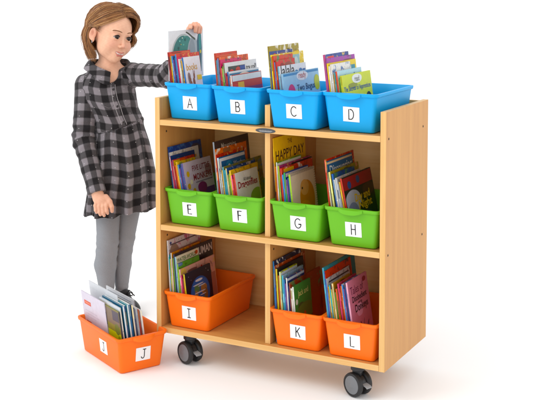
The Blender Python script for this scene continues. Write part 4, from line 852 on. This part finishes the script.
for k in range(60):      # short wisps in front of the ear and along the hairline
    u=rng.uniform(.80,.98); jit=[rng.gauss(0,.6) for _ in range(4)]; P=hpath(1,u,jit,.6); m=9
    tgt=np.array([.0775,.026+rng.gauss(0,.005),.026-rng.random()*.022]); Q=[]
    for i in range(m):
        s_=i/(m-1); Q.append(P[min(i,8)]*(1-s_**2.2)+tgt*s_**2.2)
    c=PAL[rng.choice([0,1,1,3,5])]; strand(Q,rng.uniform(.0007,.0011),(*c,rng.random()*6))
# inner cap so no scalp shows between locks
for side in (1,-1):
    nu,n=46,15; b=len(hv)
    for i in range(nu):
        P=fromH(np.array(hpath(side,i/(nu-1)*.985,[0,0,0,0],-.9)))
        for p in P: hv.append(p); hc.append([*PAL[1],1])
    for i in range(nu-1):
        for j in range(n-1): hf.append((b+i*n+j,b+(i+1)*n+j,b+(i+1)*n+j+1,b+i*n+j+1))
M_hair=pbr('hair','#8a5c38',rough=.42,spec=.5)
nt=M_hair.node_tree; at=nt.nodes.new('ShaderNodeAttribute'); at.attribute_name='tint'
nt.links.new(at.outputs['Color'],nt.nodes['Principled BSDF'].inputs['Base Color'])
npmesh('hair',np.array(hv),np.array(hf),M_hair,person,{'tint':('FLOAT_COLOR',np.array(hc))})
# ---------------- dress ----------------
TZ=np.array([.42,.44,.60,.75,.83,.87,.93,.98,1.02,1.05]); BY=R(22)
TCX=np.array([-.006,-.006,.0,-.004,-.012,-.028,-.048,-.054,-.052,-.05]); TCY=np.array([0]*10)*1.0
TRL=np.array([.158,.155,.138,.116,.101,.103,.110,.112,.098,.085]); TRD=np.array([.136,.133,.118,.098,.084,.083,.081,.071,.056,.05])
def tframe(p):
    z=np.clip(p[:,2],.42,1.05); cx=np.interp(z,TZ,TCX); rl=np.interp(z,TZ,TRL); rd=np.interp(z,TZ,TRD)
    X=p[:,0]-cx; Y=p[:,1]; lat=X*math.cos(BY)+Y*math.sin(BY); dep=X*math.sin(BY)-Y*math.cos(BY)  # dep>0 = front
    return lat,dep,rl,rd
SEAM=lambda th:.820+.030*np.cos(th)
def torso_d(p):
    lat,dep,rl,rd=tframe(p); th=np.arctan2(dep/rd,lat/rl); z=p[:,2]
    amp=np.clip((SEAM(th)-z)/.12,0,1)
    fold=(np.sin(13*th+1.3*np.sin(3*th+.5))*.55+np.sin(23*th+2*np.sin(2*th)+z*5)*.25+np.sin(7*th+1.7+z*3)*.45)*(.0035+.0105*np.clip((.83-z)/.36,0,1))*amp
    gath=np.exp(-((z-SEAM(th)+.008)/.010)**2)*.0034*np.sin(44*th+3*np.sin(5*th)); seam=-np.exp(-((z-SEAM(th))/.004)**2)*.0025
    bod=(1-amp)*(.0018*np.sin(z*70+3*np.sin(2*th)+lat*40)+.0015*np.sin(lat*90+z*35))*np.clip((1.0-z)/.05,0,1)
    k=np.sqrt((lat/rl)**2+(dep/rd)**2); return (k-1)*np.minimum(rl,rd)*.93-fold-gath-seam-bod
SLR=([SHR,ELR,WRR],[.050,.046,.036]); SLL=([SHL,ELL,WRL],[.050,.047,.036])
def sleeve_d(p,SL,ph):
    A,B,C_=[np.array(q) for q in SL[0]]; r=SL[1]
    d=smin(cap(p,A,B,r[0],r[1]),cap(p,B,C_,r[1],r[2]),.015)
    tb=np.clip(((p-B)@(C_-B))/((C_-B)@(C_-B)),0,1); ta=np.clip(((p-A)@(B-A))/((B-A)@(B-A)),0,1); s=ta*.24+tb*.2
    d=d-.0013*np.sin(s*80+ph+4*np.sin(p[:,0]*34+p[:,2]*21)+p[:,1]*40)-.0016*np.sin(s*170+p[:,0]*55)*np.exp(-((s-.24)/.09)**2)*1.6
    # cuff and open end
    d=d-.0022*((tb>.86)&(tb<=1.0)); dC=(p-C_)@((C_-B)/np.linalg.norm(C_-B)); d=smax(d,dC-.002,.003)
    return d
def cap3(p): return chain(p,[(-.125,.0,.990),(-.060,.004,1.030),(.022,.01,1.034)],[.045,.047,.0455],.01)
def dress(p):
    t=torso_d(p); z=p[:,2]
    d=smax(t,z-1.055,.02)
    d=smin(d,cap3(p),.025)
    sr=sleeve_d(p,SLR,0); sl=sleeve_d(p,SLL,2); d=smin(d,sl,.018)
    w=np.clip((z-.90)/.05,0,1); d=np.where(w>0,smin(d,sr,.001+.018*w),np.minimum(d,sr))
    lat,dep,rl,rd=tframe(p)
    hem=.432+.034*np.clip((p[:,0]+.16)/.3,0,1)+.005*np.sin(p[:,0]*42)+.003*np.sin(p[:,0]*90+1)
    d=np.maximum(d,np.minimum(hem-z,sr+1)); 
    d=np.maximum(d,-np.maximum(t+.014,z-.60))
    nk=chain(p,[(-.050,.012,1.10),(-.048,-.004,1.055),(-.042,-.058,1.030),(-.032,-.092,1.000)],[.046,.045,.030,.004],.01)
    nk=smin(nk,cap(p,(-.094,.004,1.105),(-.012,.004,1.100),.048,.048),.02); return smax(d,-nk,.006)
vd,fd=surfnet(dress,(-.26,-.40,.42),(.42,.17,1.10),.0036)
vd=laplace(vd,fd,1,.3)
lat,dep,rl,rd=tframe(vd); th=np.arctan2(dep/rd,lat/rl); th=np.where(th<-math.pi/2,th+2*math.pi,th)
zz=vd[:,2]; t_=torso_d(vd); sr=sleeve_d(vd,SLR,0); sl=sleeve_d(vd,SLL,2)
uu=np.where(zz<SEAM(th),(th-math.pi/2)*.126+.31+.004*np.sin(zz*22),(th-math.pi/2)*.106); vv=np.where(zz<SEAM(th),zz+.013+.006*np.sin(th*5),zz+.004*np.sin(th*4))
def suv(SL,dref):
    A,B,C_=[np.array(q) for q in SL[0]]
    tb=np.clip(((vd-B)@(C_-B))/((C_-B)@(C_-B)),0,1); ta=np.clip(((vd-A)@(B-A))/((B-A)@(B-A)),-.4,1)
    first=np.linalg.norm(vd-(A+ta[:,None]*(B-A)),axis=1)<np.linalg.norm(vd-(B+tb[:,None]*(C_-B)),axis=1)
    ax=np.where(first[:,None],(B-A)/np.linalg.norm(B-A),(C_-B)/np.linalg.norm(C_-B)); base_=np.where(first[:,None],A,B)
    q=vd-base_; q=q-(q*ax).sum(1)[:,None]*ax
    e1=np.cross(ax,np.array([0.,1.,0.])); e1/=np.linalg.norm(e1,axis=1)[:,None]; e2=np.cross(ax,e1)
    ang=np.arctan2((q*e1).sum(1),(q*e2).sum(1))
    s=np.where(first,((vd-A)*ax).sum(1),np.linalg.norm(B-A)+((vd-B)*ax).sum(1)); return ang*.048+.02,s
isr=(sr<t_-.0)&(sr<sl); isl=(sl<t_)&(sl<=sr)
for m_,SL in ((isr,SLR),(isl,SLL)):
    a_,s_=suv(SL,None); uu=np.where(m_,a_,uu); vv=np.where(m_,s_+.03,vv)
M_pl=bpy.data.materials.new('plaid_flannel'); M_pl.use_nodes=True; nt=M_pl.node_tree; bs=nt.nodes['Principled BSDF']; LK=nt.links
def nd(t,**k):
    n=nt.nodes.new(t)
    for a,b in k.items(): setattr(n,a,b)
    return n
def mth(op,a,b=None,c=None):
    n=nd('ShaderNodeMath',operation=op)
    for i,x in enumerate((a,b,c)):
        if x is None: continue
        if isinstance(x,(int,float)): n.inputs[i].default_value=x
        else: LK.new(x,n.inputs[i])
    return n.outputs[0]
at=nd('ShaderNodeAttribute'); at.attribute_name='weave'; sp=nd('ShaderNodeSeparateXYZ'); LK.new(at.outputs['Vector'],sp.inputs[0])
U_,V_=sp.outputs[0],sp.outputs[1]
def stripe(x,P=.060):
    f_=mth('FRACT',mth('DIVIDE',mth('ADD',x,5.0),P)); a=mth('SUBTRACT',mth('ABSOLUTE',mth('SUBTRACT',f_,.5)),.25)
    return mth('MULTIPLY_ADD',mth('MINIMUM',mth('MAXIMUM',mth('MULTIPLY',a,12),-.5),.5),1,.5)
su,sv=stripe(U_),stripe(V_); sm=mth('ADD',su,sv)
ns=nd('ShaderNodeTexNoise'); ns.inputs['Scale'].default_value=420; ns.inputs['Detail'].default_value=2; LK.new(at.outputs['Vector'],ns.inputs['Vector'])
sm2=mth('ADD',sm,mth('MULTIPLY',mth('SUBTRACT',ns.outputs['Fac'],.5),.9))
rp=nd('ShaderNodeValToRGB'); cr=rp.color_ramp; cr.elements[0].position=0; cr.elements[0].color=lin('#857f84'); cr.elements[1].position=.5; cr.elements[1].color=lin('#474446')
e=cr.elements.new(1.0); e.color=lin('#1b191b'); LK.new(mth('DIVIDE',sm2,2),rp.inputs[0])
# little woven flecks on a staggered grid
def fleck():
    gu=mth('DIVIDE',mth('ADD',U_,5.012),.052); gv=mth('DIVIDE',mth('ADD',V_,5.006),.052)
    fu=mth('SUBTRACT',mth('FRACT',gu),.5); fv=mth('SUBTRACT',mth('FRACT',mth('ADD',gv,mth('MULTIPLY',mth('FLOOR',gu),.5))),.5)
    return mth('LESS_THAN',mth('ADD',mth('MULTIPLY',fu,fu),mth('MULTIPLY',mth('MULTIPLY',fv,fv),1.6)),.0012)
mx=nd('ShaderNodeMix',data_type='RGBA'); LK.new(fleck(),mx.inputs[0]); LK.new(rp.outputs[0],mx.inputs[6]); mx.inputs[7].default_value=lin('#bdb9bb')
LK.new(mx.outputs[2],bs.inputs['Base Color']); bs.inputs['Roughness'].default_value=.9; bs.inputs['Specular IOR Level'].default_value=.15
bs.inputs['Sheen Weight'].default_value=.15
nb=nd('ShaderNodeTexNoise'); nb.inputs['Scale'].default_value=60; nb.inputs['Detail'].default_value=5; LK.new(at.outputs['Vector'],nb.inputs['Vector'])
bp=nd('ShaderNodeBump'); bp.inputs['Strength'].default_value=.5; bp.inputs['Distance'].default_value=.003; LK.new(mth('ADD',nb.outputs['Fac'],mth('MULTIPLY',ns.outputs['Fac'],.2)),bp.inputs['Height']); LK.new(bp.outputs[0],bs.inputs['Normal'])
drs=npmesh('shirt_dress',vd,fd,M_pl,person,{'weave':('FLOAT_VECTOR',np.stack([uu,vv,np.zeros(len(vd))],1))})
# placket, bib piping, buttons
def surf(th,z,out=0.0):
    c=np.interp(z,TZ,TCX); rs=np.linspace(.03,.2,240)
    la,de=math.cos(th),math.sin(th); dx=la*math.cos(BY)+de*math.sin(BY); dy=la*math.sin(BY)-de*math.cos(BY)
    P=np.stack([c+rs*dx,rs*dy,np.full(240,z)],1); d=smin(smax(torso_d(P),P[:,2]-1.055,.02),cap3(P),.025); j=np.where(d<0)[0]
    r=rs[j[-1]] if len(j) else .08; return Vector((c+(r+out)*dx,(r+out)*dy,z))
M_pip=pbr('piping','#a9a4a6',rough=.8); M_btn=pbr('button','#2b2a2c',rough=.3)
for off in (-.13,.13):
    bm=bmesh.new(); tube(bm,[surf(R(90)+off,z,.0006) for z in np.linspace(.828,.995,22)],.0011,6); bmobj('piping',bm,M_pip,drs)
for s in (-1,1):       # curved bib seam on the chest
    bm=bmesh.new(); P=[surf(R(90)+s*(.13+.60*u),.912-.014*(1-abs(2*u-1)),.0006) for u in np.linspace(0,1,14)]
    tube(bm,P,.0010,6); bmobj('pocket_trim',bm,pbr('trim_grey','#6e696c',rough=.9),drs)
for z in (.975,.94,.905,.87,.838):
    bm=bmesh.new(); p=surf(R(90),z,.0004); dd=(p-Vector((np.interp(z,TZ,TCX),0,z))).normalized()
    lathe(bm,[(.0048,-.001),(.0052,.0012),(.0042,.0018),(.0034,.0013)],Matrix.Translation(p)@dd.to_track_quat('Z','Y').to_matrix().to_4x4(),18); bmobj('button',bm,M_btn,drs,autos=True)
# collar: two pointed flaps folded over the neckline
def collar(side):
    n=16; rows=[]
    for i in range(n+1):
        u=i/n; ang=R(90)-side*0+ (R(-14)-R(165)*u if side<0 else R(14)+R(165)*u)   # from the front opening round to the back
        front=max(0,1-u*2.2)
        c=np.array([-.056+.016*front,.002,1.08]); 
        dx=math.cos(ang)*math.cos(BY)+math.sin(ang)*math.sin(BY); dy=math.cos(ang)*math.sin(BY)-math.sin(ang)*math.cos(BY)
        lx_=1.42*math.cos(ang)*math.cos(BY)+1.0*math.sin(ang)*math.sin(BY); ly_=1.42*math.cos(ang)*math.sin(BY)-1.0*math.sin(ang)*math.cos(BY)
        zi=1.092-.046*front; ri=.053+.004*front; ro=.069+.026*math.exp(-((u-.06)/.12)**2); zo=1.055-.045*front-.018*math.exp(-((u-.06)/.12)**2)
        if .08<u<.75: ro+=.006; zo+=.003
        A_=[(ri-.001,zi-.016),(ri,zi),(ri+.005,zi+.004),((ri+ro)/2,(zi+zo)/2+.010),(ro,zo+.004),(ro-.001,zo)]
        rows.append([(c[0]+r*lx_,c[1]+r*ly_,z) for r,z in A_])
    V=[p for r_ in rows for p in r_]; m=6; Fc=[(i*m+j,i*m+j+1,(i+1)*m+j+1,(i+1)*m+j) for i in range(n) for j in range(m-1)]
    me=bpy.data.meshes.new('collar'); me.from_pydata(V,[],Fc); me.materials.append(M_pl); me.polygons.foreach_set('use_smooth',[True]*len(me.polygons))
    a=me.attributes.new('weave','FLOAT_VECTOR','POINT')
    a.data.foreach_set('vector',np.array([(p[0]*.9+.02,p[2]+p[1]*.6,0) for p in V],'f').ravel())
    o=link(bpy.data.objects.new('collar',me),drs); md=o.modifiers.new('thick','SOLIDIFY'); md.thickness=.0022; md.offset=0; o.modifiers.new('sub','SUBSURF').levels=1; o.modifiers['sub'].render_levels=2
collar(1); collar(-1)
# ---------------- tights and shoes ----------------
M_tights=pbr('tights_heather','#8f9297',rough=.85,spec=.2,bump=.25,bscale=900,var=.22,vscale=420)
def tights(p):
    d=chain(p,LEGR[0],LEGR[1],.012); e=chain(p,LEGL[0],LEGL[1],.012)
    wr=lambda z,ph:.0010*np.sin(z*190+ph)*np.exp(-((z-.30)/.05)**2)+.0014*np.sin(z*260+ph)*np.exp(-((z-.08)/.03)**2)
    z=p[:,2]; d=np.minimum(d-wr(z,p[:,0]*60),e-wr(z,p[:,0]*60+1)); return np.maximum(d,z-.585)
vt,ft=surfnet(tights,(-.16,-.10,.03),(.11,.14,.60),.0038)
npmesh('tights',laplace(vt,ft,1,.3),ft,M_tights,person)
M_shoe=pbr('shoe_black','#1e1e20',rough=.6,bump=.2,bscale=300); M_sole=pbr('shoe_sole','#141415',rough=.6); M_lace=pbr('lace','#0f0f10',rough=.8)
for a,t in (((-.080,.006),(-.004,-.100)),((-.018,.056),(.050,-.050))):
    A=np.array([a[0],a[1],0]); T_=np.array([t[0],t[1],0]); d_=(T_-A)/np.linalg.norm(T_-A); Ln=np.linalg.norm(T_-A); A=A-d_*.02
    n_=np.array([-d_[1],d_[0],0])
    def shoe(p):
        q=p-A; s_=q@d_; w_=q@n_; z=p[:,2]; Q=np.stack([s_,w_,z],1)
        d=ell(Q,(.085,0,.030),(.095,.036,.034)); d=smin(d,ell(Q,(.025,0,.055),(.040,.033,.055)),.02); d=smax(d,-(z-.016),.004)
        return smax(d,-np.maximum(np.linalg.norm(Q[:,:2]-np.array([.022,0]),axis=1)-.028,.075-z),.005)
    def sole(p):
        q=p-A; Q=np.stack([q@d_,q@n_,p[:,2]],1); d=ell(Q,(.072,0,.008),(.108,.039,.05)); return smax(smax(d,Q[:,2]-.017,.003),-(Q[:,2]-.001),.003)
    c0=np.minimum(A,A+d_*.2)-.06; c1=np.maximum(A,A+d_*.2)+.06
    v_,f_=surfnet(shoe,(c0[0],c0[1],-.004),(c1[0],c1[1],.13),.0035); so=npmesh('shoe',v_,f_,M_shoe,person)
    v_,f_=surfnet(sole,(c0[0],c0[1],-.008),(c1[0],c1[1],.03),.0035); npmesh('sole',v_,f_,M_sole,so)
    bm=bmesh.new(); top=A+d_*.062+np.array([0,0,.074])
    for s in (-1,1):
        tube(bm,[top,top+n_*s*.012+d_*.006+np.array([0,0,.012+.006*(s>0)]),top+n_*s*.024+d_*.012+np.array([0,0,.006]),top+n_*s*.020+d_*.020+np.array([0,0,-.004]),top],.0026,6)
        tube(bm,[top,top+n_*s*.016+d_*.014+np.array([0,0,.010]),top+n_*s*.028+d_*.026+np.array([0,0,-.004])],.0024,6)
    for k in range(3):
        c=A+d_*(.062+.016*k)+np.array([0,0,.070-.006*k]); tube(bm,[c-n_*.018+np.array([0,0,-.006]),c+np.array([0,0,.001]),c+n_*.018+np.array([0,0,-.006])],.0020,6)
    bmobj('laces',bm,M_lace,so)
